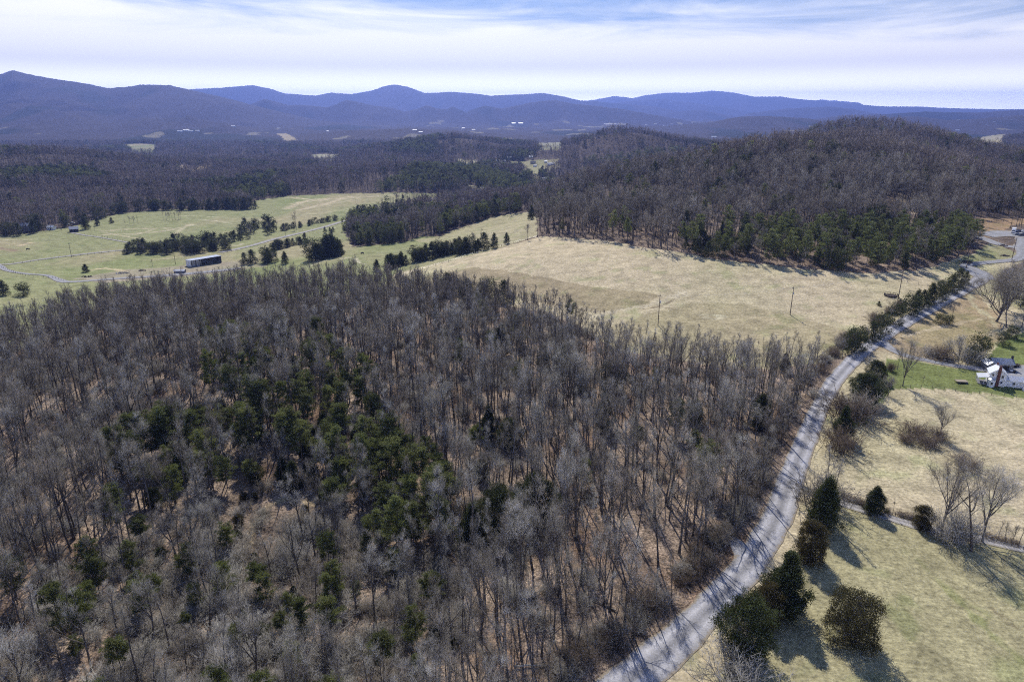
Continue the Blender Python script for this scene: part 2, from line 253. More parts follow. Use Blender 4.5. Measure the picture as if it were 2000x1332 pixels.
STR = [ # pale or dark lines mown, trodden or worn into the fields: (points, width m, colour)
 ([(195,460),(240,456),(265,458),(300,449)],3,(0.46,0.4,0.26)),([(200,452),(260,447),(330,446)],4,(0.46,0.4,0.26)),([(270,456),(330,450),(375,439)],4,(0.46,0.4,0.27)),([(340,460),(360,444),(376,440)],3,(0.45,0.4,0.26)),
 ([(205,455),(262,465),(280,466)],2.5,(0.46,0.4,0.26)),([(350,422),(400,423),(430,425)],2.5,(0.42,0.4,0.25)),([(395,429),(430,433),(455,437)],2.5,(0.46,0.42,0.28)),([(345,414),(372,411)],3,(0.42,0.4,0.25)),
 ([(560,408),(600,392),(640,388)],6,(0.5,0.42,0.28)),([(570,398),(620,392),(690,384)],5,(0.5,0.42,0.28)),([(585,410),(640,397),(668,388)],6,(0.5,0.42,0.28)),([(572,386),(600,390),(625,392)],5,(0.5,0.42,0.28)),([(600,408),(650,398),(690,391)],3,(0.45,0.4,0.26)),([(560,387),(640,390),(700,386),(790,380)],4,(0.48,0.42,0.28)),([(600,420),(660,412),(720,402)],2,(0.42,0.38,0.22)),([(560,420),(620,417),(680,408)],2,(0.4,0.38,0.22)),
 ([(300,509),(350,502),(400,495)],2.6,(0.48,0.42,0.27)),([(250,512),(330,503),(392,497)],1.2,(0.4,0.37,0.2)),([(30,477),(60,474),(40,480)],3,(0.5,0.4,0.26)),([(0,469),(60,468),(115,468)],1.3,(0.46,0.42,0.28)),([(440,478),(462,480),(470,477)],3,(0.46,0.42,0.28)),([(180,528),(205,524),(240,530)],5,(0.55,0.45,0.28)),([(455,490),(520,482),(540,486)],2,(0.42,0.38,0.25)),
 ([(668,506),(690,503),(700,512),(712,517)],3,(0.45,0.42,0.28)),([(606,520),(640,508),(675,502)],2,(0.42,0.4,0.25)),([(0,485),(30,490)],5,(0.3,0.22,0.15)),
 ([(1258,604),(1290,598),(1310,588),(1335,575)],1.2,(0.15,0.11,0.07)),([(1150,622),(1200,608),(1260,598),(1300,585),(1345,570)],3.5,(0.48,0.42,0.29)),([(1300,602),(1345,606)],1.2,(0.16,0.12,0.07)),([(1380,620),(1400,624),(1408,622)],3,(0.55,0.5,0.34)),([(1365,614),(1420,618)],1.5,(0.5,0.46,0.3)),
 ([(1720,690),(1760,660),(1830,640),(1880,630),(1935,620)],2.0,(0.46,0.38,0.25)),([(1905,565),(1895,582),(1905,600),(1935,620),(1950,650)],2.4,(0.42,0.38,0.24)),([(1740,650),(1780,640),(1840,600),(1880,578)],2.2,(0.42,0.33,0.2)),([(1800,700),(1880,688),(1940,650)],1.5,(0.46,0.39,0.26)),([(1740,652),(1700,692),(1690,705)],2,(0.42,0.33,0.2)),
 ([(1850,1150),(1900,1200),(1960,1260),(2010,1300)],1.6,(0.25,0.26,0.11)),([(1790,1090),(1850,1150),(1930,1200)],1.2,(0.3,0.29,0.14)),([(1760,1180),(1780,1230)],4,(0.27,0.27,0.13)),([(1660,1100),(1720,1120)],3,(0.30,0.29,0.15)),([(1900,1150),(1960,1210),(2000,1232)],0.8,(0.2,0.17,0.1)),
 ([(470,1100),(488,1060),(500,1020),(520,990),(560,975)],2.0,(0.42,0.34,0.2)),([(475,1100),(482,1075)],3,(0.44,0.36,0.22)),([(560,975),(620,985)],1.5,(0.36,0.29,0.18)),
 ([(290,790),(330,770),(372,755)],2.2,(0.42,0.3,0.2)),([(1760,380),(1790,420),(1850,450),(1890,470)],3,(0.38,0.3,0.2)),([(1700,438),(1760,440),(1800,432)],6,(0.36,0.3,0.2)),([(1770,395),(1800,380)],8,(0.33,0.27,0.18)),
 ([(1655,1200),(1560,1320)],2.0,(0.33,0.31,0.17)),
]
# ---------------- terrain sheet ----------------
az = np.concatenate([np.linspace(-100, -41, 60)[:-1], np.linspace(-41, 41, 900), np.linspace(41, 100, 60)[1:]]) * math.pi / 180
rr = np.concatenate([np.exp(np.linspace(math.log(4), math.log(60), 40))[:-1], np.exp(np.linspace(math.log(60), math.log(260), 230))[:-1], np.exp(np.linspace(math.log(260), math.log(1200), 480))[:-1], np.exp(np.linspace(math.log(1200), math.log(22500), 520))])
A_, R_ = np.meshgrid(az, rr)
gx = R_ * np.sin(A_); gy = R_ * np.cos(A_); gz = H(gx, gy)
cov = np.zeros(gx.shape + (4,), np.float32); rad = np.hypot(gx, gy)
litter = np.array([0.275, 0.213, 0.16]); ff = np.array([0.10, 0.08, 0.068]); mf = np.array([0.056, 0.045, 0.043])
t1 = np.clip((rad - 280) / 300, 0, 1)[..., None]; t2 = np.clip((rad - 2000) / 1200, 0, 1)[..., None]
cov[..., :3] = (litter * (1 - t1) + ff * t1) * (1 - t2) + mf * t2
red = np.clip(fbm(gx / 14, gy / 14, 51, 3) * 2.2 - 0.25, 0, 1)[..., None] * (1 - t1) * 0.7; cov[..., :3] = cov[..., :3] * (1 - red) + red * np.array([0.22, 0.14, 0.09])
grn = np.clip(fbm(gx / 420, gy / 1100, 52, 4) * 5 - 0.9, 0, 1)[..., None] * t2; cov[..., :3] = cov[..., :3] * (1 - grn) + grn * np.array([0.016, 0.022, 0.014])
clr = (fbm(gx / 170, gy / 420, 53, 3) > 0.50)[..., None] * (rad[..., None] > 3200) * (gz[..., None] < 0); cov[..., :3] = np.where(clr, np.array([0.22, 0.2, 0.13]), cov[..., :3])
cov[..., 3] = 1.0   # 1 = woodland
wx = gx + np.minimum(rad * 0.004, 6) * vnoise(gx / 5, gy / 5, 61); wy = gy + np.minimum(rad * 0.004, 6) * vnoise(gx / 5, gy / 5, 62)
isopen = np.zeros(gx.shape, bool)
for n_, c_, P_ in WP:
    m_ = inpoly(wx, wy, P_); cov[m_, :3] = c_; cov[m_, 3] = 0; isopen |= m_
# big soft colour drift within the fields
dr = fbm(gx / 55, gy / 90, 66, 4)[..., None]; gd = np.clip(dr * 1.6, 0, 1) * 0.55
cov[..., :3] = np.where(cov[..., 3:] < 0.5, cov[..., :3] * (1 - gd) + gd * cov[..., :3] * np.array([0.72, 0.86, 0.62]), cov[..., :3])
tn_ = np.clip(fbm(gx / 75, gy / 130, 68, 4) * 3.2 - 0.15, 0, 1)[..., None] * 0.75; ip_ = (np.abs(cov[..., :1] - 0.285) < 0.001) | (cov[..., :1] < 0.285) & (cov[..., 1:2] > cov[..., :1]) & (rad[..., None] > 300)
cov[..., :3] = np.where((cov[..., 3:] < 0.5) & ip_, cov[..., :3] * (1 - tn_) + tn_ * np.array([0.39, 0.335, 0.20]), cov[..., :3])
sp = np.clip(fbm(gx / 7, gy / 7, 67, 3) * 3 - 0.7, 0, 1)[..., None] * 0.35
cov[..., :3] = np.where(cov[..., 3:] < 0.5, cov[..., :3] * (1 - sp * np.array([0.5, 0.3, 0.6])), cov[..., :3])
for pts, w_, c_ in STR:
    P_ = dense(W(pts), 6); bb = (gx > P_[:, 0].min() - 15) & (gx < P_[:, 0].max() + 15) & (gy > P_[:, 1].min() - 15) & (gy < P_[:, 1].max() + 15)
    xs, ys = gx[bb], gy[bb]; w_ = w_ * (1.5 if pts[0][1] < 500 else 1); c_ = tuple(min(.62, q_ * 1.12) for q_ in c_) if c_[0] > .4 else c_; d = dline(xs, ys, P_) + 0.5 * w_ * vnoise(xs / 2.3, ys / 2.3, 71); k = np.clip(1.25 - d / (w_ * 0.5) , 0, 1)[:, None] * 0.85
    sub = cov[bb]; sub[:, :3] = sub[:, :3] * (1 - k) + k * np.array(c_); cov[bb] = sub
nr, na = gx.shape; idx = np.arange(nr * na).reshape(nr, na)
F = np.stack([idx[:-1, :-1], idx[:-1, 1:], idx[1:, 1:], idx[1:, :-1]], -1).reshape(-1, 4)[:, ::-1]
# ground material
def mat(name, col, rough=0.9, spec=0.2, metal=0.0):
    m = bpy.data.materials.new(name); m.use_nodes = True; b = m.node_tree.nodes['Principled BSDF']
    b.inputs['Base Color'].default_value = (*col, 1); b.inputs['Roughness'].default_value = rough; b.inputs['Specular IOR Level'].default_value = spec; b.inputs['Metallic'].default_value = metal
    return m, m.node_tree, b
def mulnode(t, a, b, fac=1.0):
    n = N(t, 'ShaderNodeMix', data_type='RGBA', blend_type='MULTIPLY'); n.inputs['Factor'].default_value = fac
    t.links.new(a, n.inputs['A']); t.links.new(b, n.inputs['B']); return n.outputs['Result']
M_ground, t, b = mat('ground_cover', (0.4, 0.35, 0.2), 0.95, 0.1)
at = N(t, 'ShaderNodeAttribute', attribute_name='cover'); geo = N(t, 'ShaderNodeNewGeometry')
def nz(t, vec, scale, detail=4, rough=0.6, dist=0.0, scl=None):
    if scl: 
        m_ = N(t, 'ShaderNodeMapping'); m_.inputs['Scale'].default_value = scl; t.links.new(vec, m_.inputs[0]); vec = m_.outputs[0]
    n = N(t, 'ShaderNodeTexNoise', i_Scale=scale, i_Detail=detail, i_Roughness=rough, i_Distortion=dist); t.links.new(vec, n.inputs['Vector']); return n.outputs[0]
P = geo.outputs['Position']
n1 = nz(t, P, 1.3, 5, 0.7); n2 = nz(t, P, 0.16, 5, 0.65, 0.4); n3 = nz(t, P, 0.45, 4, 0.65, 0.5, (0.7, 3.6, 1))
r1 = ramp(t, [(0.3, 0.52), (0.5, 1.0), (0.7, 1.42)]); t.links.new(n1, r1.inputs[0])
r2 = ramp(t, [(0.32, 0.72), (0.5, 1.0), (0.68, 1.22)]); t.links.new(n2, r2.inputs[0])
r3 = ramp(t, [(0.35, 0.86), (0.65, 1.12)]); t.links.new(n3, r3.inputs[0])
c = mulnode(t, at.outputs['Color'], r1.outputs[0]); c = mulnode(t, c, r2.outputs[0]); c = mulnode(t, c, r3.outputs[0])
# woodland floor and far canopy mottling
n4 = nz(t, P, 0.075, 6, 0.75); r4 = ramp(t, [(0.34, 0.45), (0.5, 0.95), (0.66, 1.7)]); t.links.new(n4, r4.inputs[0])
n5 = nz(t, P, 2.6, 3, 0.7); r5 = ramp(t, [(0.35, (0.45, 0.42, 0.4)), (0.5, (0.95, 0.95, 0.95)), (0.68, (1.5, 1.45, 1.4))]); t.links.new(n5, r5.inputs[0])
cw = mulnode(t, c, r4.outputs[0], 0.8); cw = mulnode(t, cw, r5.outputs[0])
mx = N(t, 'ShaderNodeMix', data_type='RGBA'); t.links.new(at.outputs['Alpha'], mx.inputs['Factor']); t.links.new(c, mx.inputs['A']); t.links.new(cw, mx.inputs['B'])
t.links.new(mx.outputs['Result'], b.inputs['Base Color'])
bp = N(t, 'ShaderNodeBump', i_Strength=0.7, i_Distance=0.35); t.links.new(n1, bp.inputs['Height']); t.links.new(bp.outputs[0], b.inputs['Normal'])
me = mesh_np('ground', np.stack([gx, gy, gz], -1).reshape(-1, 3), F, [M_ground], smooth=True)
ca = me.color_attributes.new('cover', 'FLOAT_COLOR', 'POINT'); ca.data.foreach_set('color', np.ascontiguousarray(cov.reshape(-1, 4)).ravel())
link('ground', me, kind='structure')
# ---------------- roads and tracks ----------------
def gravel(name, col, tracks=True, dirt=(0.3, 0.25, 0.18)):
    m, t, b = mat(name, col, 0.9, 0.15)
    geo = N(t, 'ShaderNodeNewGeometry'); cr = N(t, 'ShaderNodeAttribute', attribute_name='across'); P = geo.outputs['Position']
    a = nz(t, P, 3.0, 5, 0.7); ra = ramp(t, [(0.3, 0.7), (0.7, 1.25)]); t.links.new(a, ra.inputs[0])
    a2 = nz(t, P, 0.3, 4, 0.6); rb = ramp(t, [(0.35, 0.86), (0.65, 1.1)]); t.links.new(a2, rb.inputs[0])
    rc = ramp(t, [(0.0, 0.72), (0.12, 0.84), (0.26, 1.2), (0.38, 0.84), (0.5, 0.66), (0.6, 0.84), (0.73, 1.18), (0.88, 0.88), (1.0, 0.68)])
    wob = N(t, 'ShaderNodeMath', operation='MULTIPLY_ADD'); t.links.new(a2, wob.inputs[0]); wob.inputs[1].default_value = 0.12
    sb = N(t, 'ShaderNodeMath', operation='SUBTRACT'); t.links.new(cr.outputs['Fac'], sb.inputs[0]); sb.inputs[1].default_value = 0.06
    t.links.new(sb.outputs[0], wob.inputs[2]); t.links.new(wob.outputs[0], rc.inputs[0])
    rgb = N(t, 'ShaderNodeRGB'); rgb.outputs[0].default_value = (*col, 1)
    c = mulnode(t, rgb.outputs[0], ra.outputs[0]); c = mulnode(t, c, rb.outputs[0]); c = mulnode(t, c, rc.outputs[0], 1.0 if tracks else 0.4)
    bl = N(t, 'ShaderNodeMath', operation='ADD'); pp = N(t, 'ShaderNodeMath', operation='PINGPONG'); t.links.new(cr.outputs['Fac'], pp.inputs[0]); pp.inputs[1].default_value = 0.5
    a3 = nz(t, P, 0.9, 4, 0.7); t.links.new(pp.outputs[0], bl.inputs[0]); q = N(t, 'ShaderNodeMath', operation='MULTIPLY_ADD'); t.links.new(a3, q.inputs[0]); q.inputs[1].default_value = 0.35; q.inputs[2].default_value = -0.17; t.links.new(q.outputs[0], bl.inputs[1])
    rd = ramp(t, [(0.02, 0.0), (0.10, 1.0)]); t.links.new(bl.outputs[0], rd.inputs[0])
    mx = N(t, 'ShaderNodeMix', data_type='RGBA'); t.links.new(rd.outputs[0], mx.inputs['Factor']); mx.inputs['A'].default_value = (*dirt, 1); t.links.new(c, mx.inputs['B'])
    t.links.new(mx.outputs['Result'], b.inputs['Base Color'])
    bp = N(t, 'ShaderNodeBump', i_Strength=0.5, i_Distance=0.1); t.links.new(a, bp.inputs['Height']); t.links.new(bp.outputs[0], b.inputs['Normal'])
    return m
M_road = gravel('grey_gravel', (0.40, 0.395, 0.41)); M_track = gravel('pale_track_gravel', (0.40, 0.38, 0.36), True, (0.33, 0.29, 0.19)); M_lot = gravel('lot_gravel', (0.33, 0.33, 0.34), False)
def strip(name, pts, ws, m, lift=0.05, step=2.0, world=False):
    P_ = np.array(pts, float) if world else W(pts); ws = np.full(len(P_), ws, float) if np.isscalar(ws) else np.array(ws, float)
    D = dense(np.hstack([P_, ws[:, None]]), step); c = D[:, :2]; tn = np.gradient(c, axis=0); tn /= np.linalg.norm(tn, axis=1)[:, None]; nn = np.stack([tn[:, 1], -tn[:, 0]], -1)
    K = 9; s = np.linspace(-0.5, 0.5, K)
    X = c[:, None, 0] + nn[:, None, 0] * s * D[:, 2:3]; Y = c[:, None, 1] + nn[:, None, 1] * s * D[:, 2:3]
    ed = 1 + 0.10 * vnoise(X / 3, Y / 3, 81); X = c[:, None, 0] + nn[:, None, 0] * s * D[:, 2:3] * ed; Y = c[:, None, 1] + nn[:, None, 1] * s * D[:, 2:3] * ed
    rd = np.hypot(X, Y); Z = H(X, Y) + lift + rd * 0.00025 + 0.06 * (1 - (2 * s) ** 2) - 0.0
    n = len(c); id_ = np.arange(n * K).reshape(n, K); F = np.stack([id_[:-1, :-1], id_[:-1, 1:], id_[1:, 1:], id_[1:, :-1]], -1).reshape(-1, 4)
    if (np.cross(np.append(nn[0], 0), np.append(tn[0], 0))[2]) < 0: F = F[:, ::-1]
    me = mesh_np(name, np.stack([X, Y, Z], -1).reshape(-1, 3), F, [m], smooth=True)
    a = me.attributes.new('across', 'FLOAT', 'POINT'); a.data.foreach_set('value', np.tile(np.linspace(0, 1, K), n).astype(np.float32))
    return link(name, me, kind='structure')
strip('road', ROAD, ROADW, M_road)
strip('pull_off', [(1405,1040),(1425,1050),(1445,1068),(1462,1090),(1450,1120),(1400,1170)], [0.6, 2.2, 4, 5.5, 5, 3], M_lot, 0.03)
strip('driveway', [(1722,668),(1745,685),(1775,696),(1800,702),(1850,712),(1890,718),(1930,722)], [5, 3.4, 3, 3, 3, 3.6, 5], M_lot, 0.03)
strip('farmyard', [(1925,716),(1960,722),(2000,726),(2040,730)], [8, 12, 12, 12], M_lot, 0.04)
strip('farm_track', [(1625,975),(1660,988),(1700,1000),(1740,1012),(1780,1024),(1830,1036),(1870,1044),(1920,1054),(1970,1066),(2040,1080)], 2.9, M_track, 0.04)
strip('valley_lane', [(-60,512),(0,517),(30,515),(60,510),(120,502),(180,495),(240,489),(300,484)], 4.0, M_track, 0.06, 4)
strip('valley_lane', [(-30,512),(0,520),(12,528),(50,535),(90,538),(110,545),(130,551),(170,549),(220,545),(300,540),(400,532),(470,524)], [4,4,4,3.5,3.5,5,7,5,6,6,8,6], M_lot, 0.06, 4)
strip('valley_road', [(430,494),(480,483),(520,472),(560,462),(610,450),(660,436),(700,424),(740,411),(800,397),(850,388),(900,378)], 6.0, M_track, 0.08, 5)
strip('farm_lane', [(140,455),(165,460),(200,465),(255,475)], 2.5, M_track, 0.06, 4)
strip('lane_junction', [(1925,545),(1912,535),(1895,525),(1885,519),(1910,515),(1950,511),(1985,507),(1998,495),(1992,485),(1970,482),(1945,476),(1925,468),(1905,460)], [9,10,8,5,4,4,5,6,7,6,7,6,5], M_lot, 0.07)
strip('parking_lot', [(1930,462),(1945,458),(1970,457),(2000,459),(2040,462)], [7, 13, 18, 20, 20], M_lot, 0.05)
strip('parking_lane', [(1990,486),(2002,478),(2003,466)], [8, 9, 10], M_lot, 0.045)
# ---------------- tree shapes ----------------
def unit(v): return v / np.maximum(np.linalg.norm(v, axis=-1, keepdims=True), 1e-9)
def frame(d):
    h = np.where(np.abs(d[..., 2:3]) > 0.9, np.array([1.0, 0, 0]), np.array([0, 0, 1.0])); u = unit(np.cross(d, h)); return u, np.cross(d, u)
class Geo:
    def __init__(s): s.V = []; s.F = []; s.n = 0
    def add(s, V, F): s.V.append(V.reshape(-1, 3)); s.F.append(F.reshape(-1, 3) + s.n); s.n += V.size // 3
    def tubes(s, P, Rr, n=3, ang0=0.0):      # P (N,K,3) polylines, Rr (N,K)
        N_, K, _ = P.shape; d = unit(np.gradient(P, axis=1) if K > 2 else np.repeat(P[:, 1:] - P[:, :1], 2, 1)); u, w = frame(d)
        a = np.arange(n) * 2 * math.pi / n + ang0
        V = P[:, :, None] + Rr[:, :, None, None] * (u[:, :, None] * np.cos(a)[:, None] + w[:, :, None] * np.sin(a)[:, None])
        id_ = np.arange(N_ * K * n).reshape(N_, K, n); a0 = id_[:, :-1]; b0 = id_[:, 1:]; a1 = np.roll(a0, -1, 2); b1 = np.roll(b0, -1, 2)
        s.add(V, np.concatenate([np.stack([a0, a1, b1], -1).reshape(-1, 3), np.stack([a0, b1, b0], -1).reshape(-1, 3)]))
    def spikes(s, P0, P1, r):                 # thin tapering twigs, three-sided
        d = unit(P1 - P0); u, w = frame(d); a = np.arange(3) * 2 * math.pi / 3; r = np.broadcast_to(np.asarray(r, float), P0.shape[:1])
        V = np.concatenate([P0[:, None] + r[:, None, None] * (u[:, None] * np.cos(a)[:, None] + w[:, None] * np.sin(a)[:, None]), P1[:, None]], 1)
        id_ = np.arange(len(P0) * 4).reshape(-1, 4); s.add(V, np.concatenate([id_[:, [0, 1, 3]], id_[:, [1, 2, 3]], id_[:, [2, 0, 3]]]))
    def blades(s, C, D, L_, Wd, g):            # small leaf-sized faces
        n = len(C); r = unit(g.normal(size=(n, 3))); sd_ = unit(np.cross(D, r)); L_ = np.broadcast_to(L_, (n,))[:, None]; Wd = np.broadcast_to(Wd, (n,))[:, None]
        V = np.stack([C - sd_ * Wd * 0.5, C + sd_ * Wd * 0.5, C + D * L_], 1); s.add(V, np.arange(n * 3).reshape(-1, 3))
    def mesh(s, name, m): return mesh_np(name, np.concatenate(s.V), np.concatenate(s.F), [m])
def grow(P0, D, L_, K, wob, up, g):
    n = len(P0); P = np.zeros((n, K + 1, 3)); P[:, 0] = P0; d = unit(D)
    for k in range(K):
        d = unit(d + g.normal(size=(n, 3)) * wob + np.array([0, 0, up])); P[:, k + 1] = P[:, k] + d * (L_ / K)[:, None]
    return P
def along(P, Rr, par, t):
    K = P.shape[1] - 1; x = np.clip(t, 0, 0.999) * K; i = x.astype(int); f = (x - i)[:, None]
    p = P[par, i] * (1 - f) + P[par, i + 1] * f; r = Rr[par, i] * (1 - f[:, 0]) + Rr[par, i + 1] * f[:, 0]; return p, unit(P[par, i + 1] - P[par, i]), r
def kids(P, Rr, m, t0, t1, ang, g, ang_s=0.2, hor=0.0):
    n = len(P); par = np.repeat(np.arange(n), m); t = g.uniform(t0, t1, n * m); p, d, r = along(P, Rr, par, t)
    q = g.normal(size=d.shape); q[:, 2] *= 1 - hor; pr = unit(q - (q * d).sum(-1, keepdims=True) * d); a = (ang + g.normal(size=n * m) * ang_s)[:, None]
    return par, t, p, d * np.cos(a) + pr * np.sin(a), r
def bare(seed, H_=18.0, lod=0, fork=0.5, cs=0.42, spread=1.0, dense_=1.0):
    g = np.random.default_rng(seed); T = Geo(); C = Geo()
    tk = grow(np.zeros((1, 3)), np.array([[g.normal() * .05, g.normal() * .05, 1]]), np.array([H_ * 0.93]), 10, 0.045, 0.03, g)
    tr_ = (H_ * 0.0115 * (1 - np.linspace(0, 1, 11)) ** 0.8 + 0.02)[None]; tr_[0, 0] *= 1.35
    T.tubes(tk, tr_, 6 if lod == 0 else (4 if lod == 1 else 3))
    nl = 0 if fork < 0.25 else (2 if fork < 0.6 else 4)
    stems = [(tk, tr_, cs)]
    if nl:
        t = g.uniform(0.28, 0.6, nl) if fork < 1 else g.uniform(0.15, 0.4, nl); p, d, r = along(tk, tr_, np.zeros(nl, int), t)
        q = g.normal(size=(nl, 3)); q[:, 2] = 0; q = unit(q); a = g.uniform(0.28, 0.6, nl)[:, None] * (0.8 + 0.4 * spread)
        lm = grow(p, d * np.cos(a) + q * np.sin(a), H_ * (0.93 - t) * g.uniform(.75, 1.0, nl), 6, 0.09, 0.05, g)
        lr = (r * 0.7)[:, None] * (1 - np.linspace(0, 1, 7)) ** 0.8 + 0.015; T.tubes(lm, lr, 5 if lod == 0 else 3); stems.append((lm, lr, 0.3))
    n1, n2, n3, n4 = [(17, 6, 5, 2), (12, 5, 4, 0), (9, 5, 0, 0)][lod]; wt = [1.0, 1.9, 4.2][lod]
    for P_, R_s, c0 in stems:
        n1_ = max(3, int(n1 * (1 if len(P_) == 1 else 0.55) * dense_)); par, t, p, d, r = kids(P_, R_s, n1_, c0, 0.99, 0.66 if lod < 2 else .8, g, 0.18, 0.4)
        l1 = H_ * (0.30 * (1 - t) + 0.085) * spread * g.uniform(0.6, 1.25, len(t)); B1 = grow(p, d, l1, 4, 0.12, 0.24, g); r1_ = np.minimum(r * 0.6, 0.011 * l1 + 0.012)[:, None] * (1 - np.linspace(0, 1, 5)) ** 0.9 + 0.008 * wt
        (T if lod == 0 else C).tubes(B1, r1_, 3)
        par, t, p, d, r = kids(B1, r1_, n2, 0.2, 1.0, 0.58, g); l2 = l1[par] * (0.5 - 0.25 * t) * g.uniform(0.7, 1.3, len(t)) + 0.35; B2 = grow(p, d, l2, 2, 0.15, 0.12, g); r2_ = np.full((len(t), 1), 0.016 * wt) * np.array([[1, .75, .45]])
        if lod == 2: C.spikes(B2[:, 0], B2[:, 2], 0.016 * wt); continue
        C.tubes(B2, r2_, 3)
        par, t, p, d, r = kids(B2, r2_, n3, 0.15, 1.0, 0.65, g); l3 = l2[par] * 0.55 * g.uniform(0.6, 1.3, len(t)) + 0.25
        B3 = grow(p, d, l3, 2, 0.2, 0.12, g); r3_ = np.full((len(t), 1), 0.010 * wt) * np.array([[1, .7, .35]])
        if lod == 1: C.spikes(B3[:, 0], B3[:, 2], 0.012 * wt); continue
        C.tubes(B3[:, [0, 2]], r3_[:, [0, 2]], 3)
        par, t, p, d, r = kids(B3, r3_, n4, 0.1, 1.0, 0.6, g); d = unit(d + np.array([0, 0, .15])); C.spikes(p, p + d * (g.uniform(0.35, 0.95, len(t)) * (0.7 + spread * .3))[:, None], 0.008)
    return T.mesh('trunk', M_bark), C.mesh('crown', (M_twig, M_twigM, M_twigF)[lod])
def pine(seed, H_=11.0, lod=0, m=None, full=0.3):
    g = np.random.default_rng(seed); T = Geo(); C = Geo()
    tk = grow(np.zeros((1, 3)), np.array([[0, 0, 1.0]]), np.array([H_ * 0.97]), 8, 0.03, 0.02, g); tr_ = (H_ * 0.011 * (1 - np.linspace(0, 1, 9)) + 0.02)[None]
    T.tubes(tk, tr_, 5 if lod == 0 else 3)
    nb = [50, 36, 22][lod]; t = g.uniform(full, 0.99, nb); t = np.sort(t); p, d, r = along(tk, tr_, np.zeros(nb, int), t)
    an = g.uniform(0, 2 * math.pi, nb); el = g.uniform(0.05, 0.5, nb) + t * 0.3
    D = np.stack([np.cos(an) * np.cos(el), np.sin(an) * np.cos(el), np.sin(el)], -1); l1 = H_ * (0.06 + 0.24 * np.sqrt(np.clip((1 - t) * (0.35 + t), 0, 1))) * g.uniform(0.6, 1.3, nb)
    B1 = grow(p, D, l1, 3, 0.12, 0.06, g); r1_ = np.full((nb, 1), 0.03 * (1 + .5 * lod)) * np.array([[1, .7, .4, .2]]); T.tubes(B1, r1_, 3)
    k = [6, 5, 4][lod]; par, tt, p, d, r = kids(B1, r1_, k, 0.35, 1.02, 0.6, g, 0.3); tip = p + d * g.uniform(0.15, 0.5, len(p))[:, None]
    nbld = [20, 10, 6][lod]; sz = [0.38, 0.62, 1.05][lod]
    c = np.repeat(tip, nbld, 0) + g.normal(size=(len(tip) * nbld, 3)) * np.array([.26, .26, .08]) * (1 + .3 * lod); dd = unit(g.normal(size=c.shape) + np.repeat(d, nbld, 0) * 1.1 + np.array([0, 0, 0.6]))
    C.blades(c, dd, sz * g.uniform(.6, 1.3, len(c)), sz * 0.36, g)
    return T.mesh('trunk', M_bark), C.mesh('crown', m or M_pine)
def cedar(seed, H_=9.0, lod=0, m=None, wide=0.5, round_=0.5):
    g = np.random.default_rng(seed); T = Geo(); C = Geo()
    tk = grow(np.zeros((1, 3)), np.array([[0, 0, 1.0]]), np.array([H_ * 0.95]), 6, 0.03, 0.02, g); tr_ = (H_ * 0.016 * (1 - np.linspace(0, 1, 7)) + 0.02)[None]; T.tubes(tk, tr_, 5 if lod == 0 else 3)
    nc = [460, 130, 60][lod]; zf = g.uniform(0.05, 1.0, nc); rx = H_ * wide * 0.5
    prof = np.where(round_ > 0.5, np.sqrt(np.clip(1 - ((zf - 0.42) / 0.60) ** 2, 0, 1)), np.clip((1 - zf) * 1.25, 0, 1) ** 0.75 * np.clip(zf * 6 + .3, 0, 1))
    lump = 1 + 0.16 * np.sin(zf * 9 + seed); an = g.uniform(0, 2 * math.pi, nc); lob = np.sin(an * 4 + zf * 13 + seed * 1.7) * 0.5 + np.sin(an * 2 - zf * 9 + seed) * 0.5; lump *= 1 + 0.14 * np.sin(an * 3 + seed * 2 + zf * 5) + 0.17 * lob; keep = (lob > -0.72) | (g.uniform(size=nc) < .35)
    rad_ = rx * prof * lump * np.where(g.uniform(size=nc) < 0.3, g.uniform(0.2, 0.75, nc), g.uniform(0.78, 1.08, nc))
    ct = np.stack([np.cos(an) * rad_, np.sin(an) * rad_, zf * H_ * (0.93 + 0.09 * lob)], -1)[keep]; an = an[keep]; rad_ = rad_[keep]; nc = len(an); out = unit(np.stack([np.cos(an), np.sin(an), np.full(nc, 0.9)], -1))
    base_ = ct * np.array([.12, .12, 1]) - np.array([0, 0, 1.0]) * rad_[:, None] * 0.35; base_[:, 2] = np.maximum(base_[:, 2], 0.4); T.spikes(base_, ct, 0.035)
    nbld = [56, 20, 11][lod]; sz = [0.27, 0.55, 0.95][lod] * (H_ / 9) ** .4
    c = np.repeat(ct, nbld, 0) + g.normal(size=(nc * nbld, 3)) * (0.055 * H_ * wide * (1.0 if lod == 0 else 1.5)) * np.array([1, 1, .8]); dd = unit(g.normal(size=c.shape) * .8 + np.repeat(out, nbld, 0))
    c[:, 2] = np.maximum(c[:, 2], 0.15); C.blades(c, dd, sz * g.uniform(.6, 1.3, len(c)), sz * 0.42, g)
    return T.mesh('trunk', M_bark), C.mesh('crown', m or M_cedar)
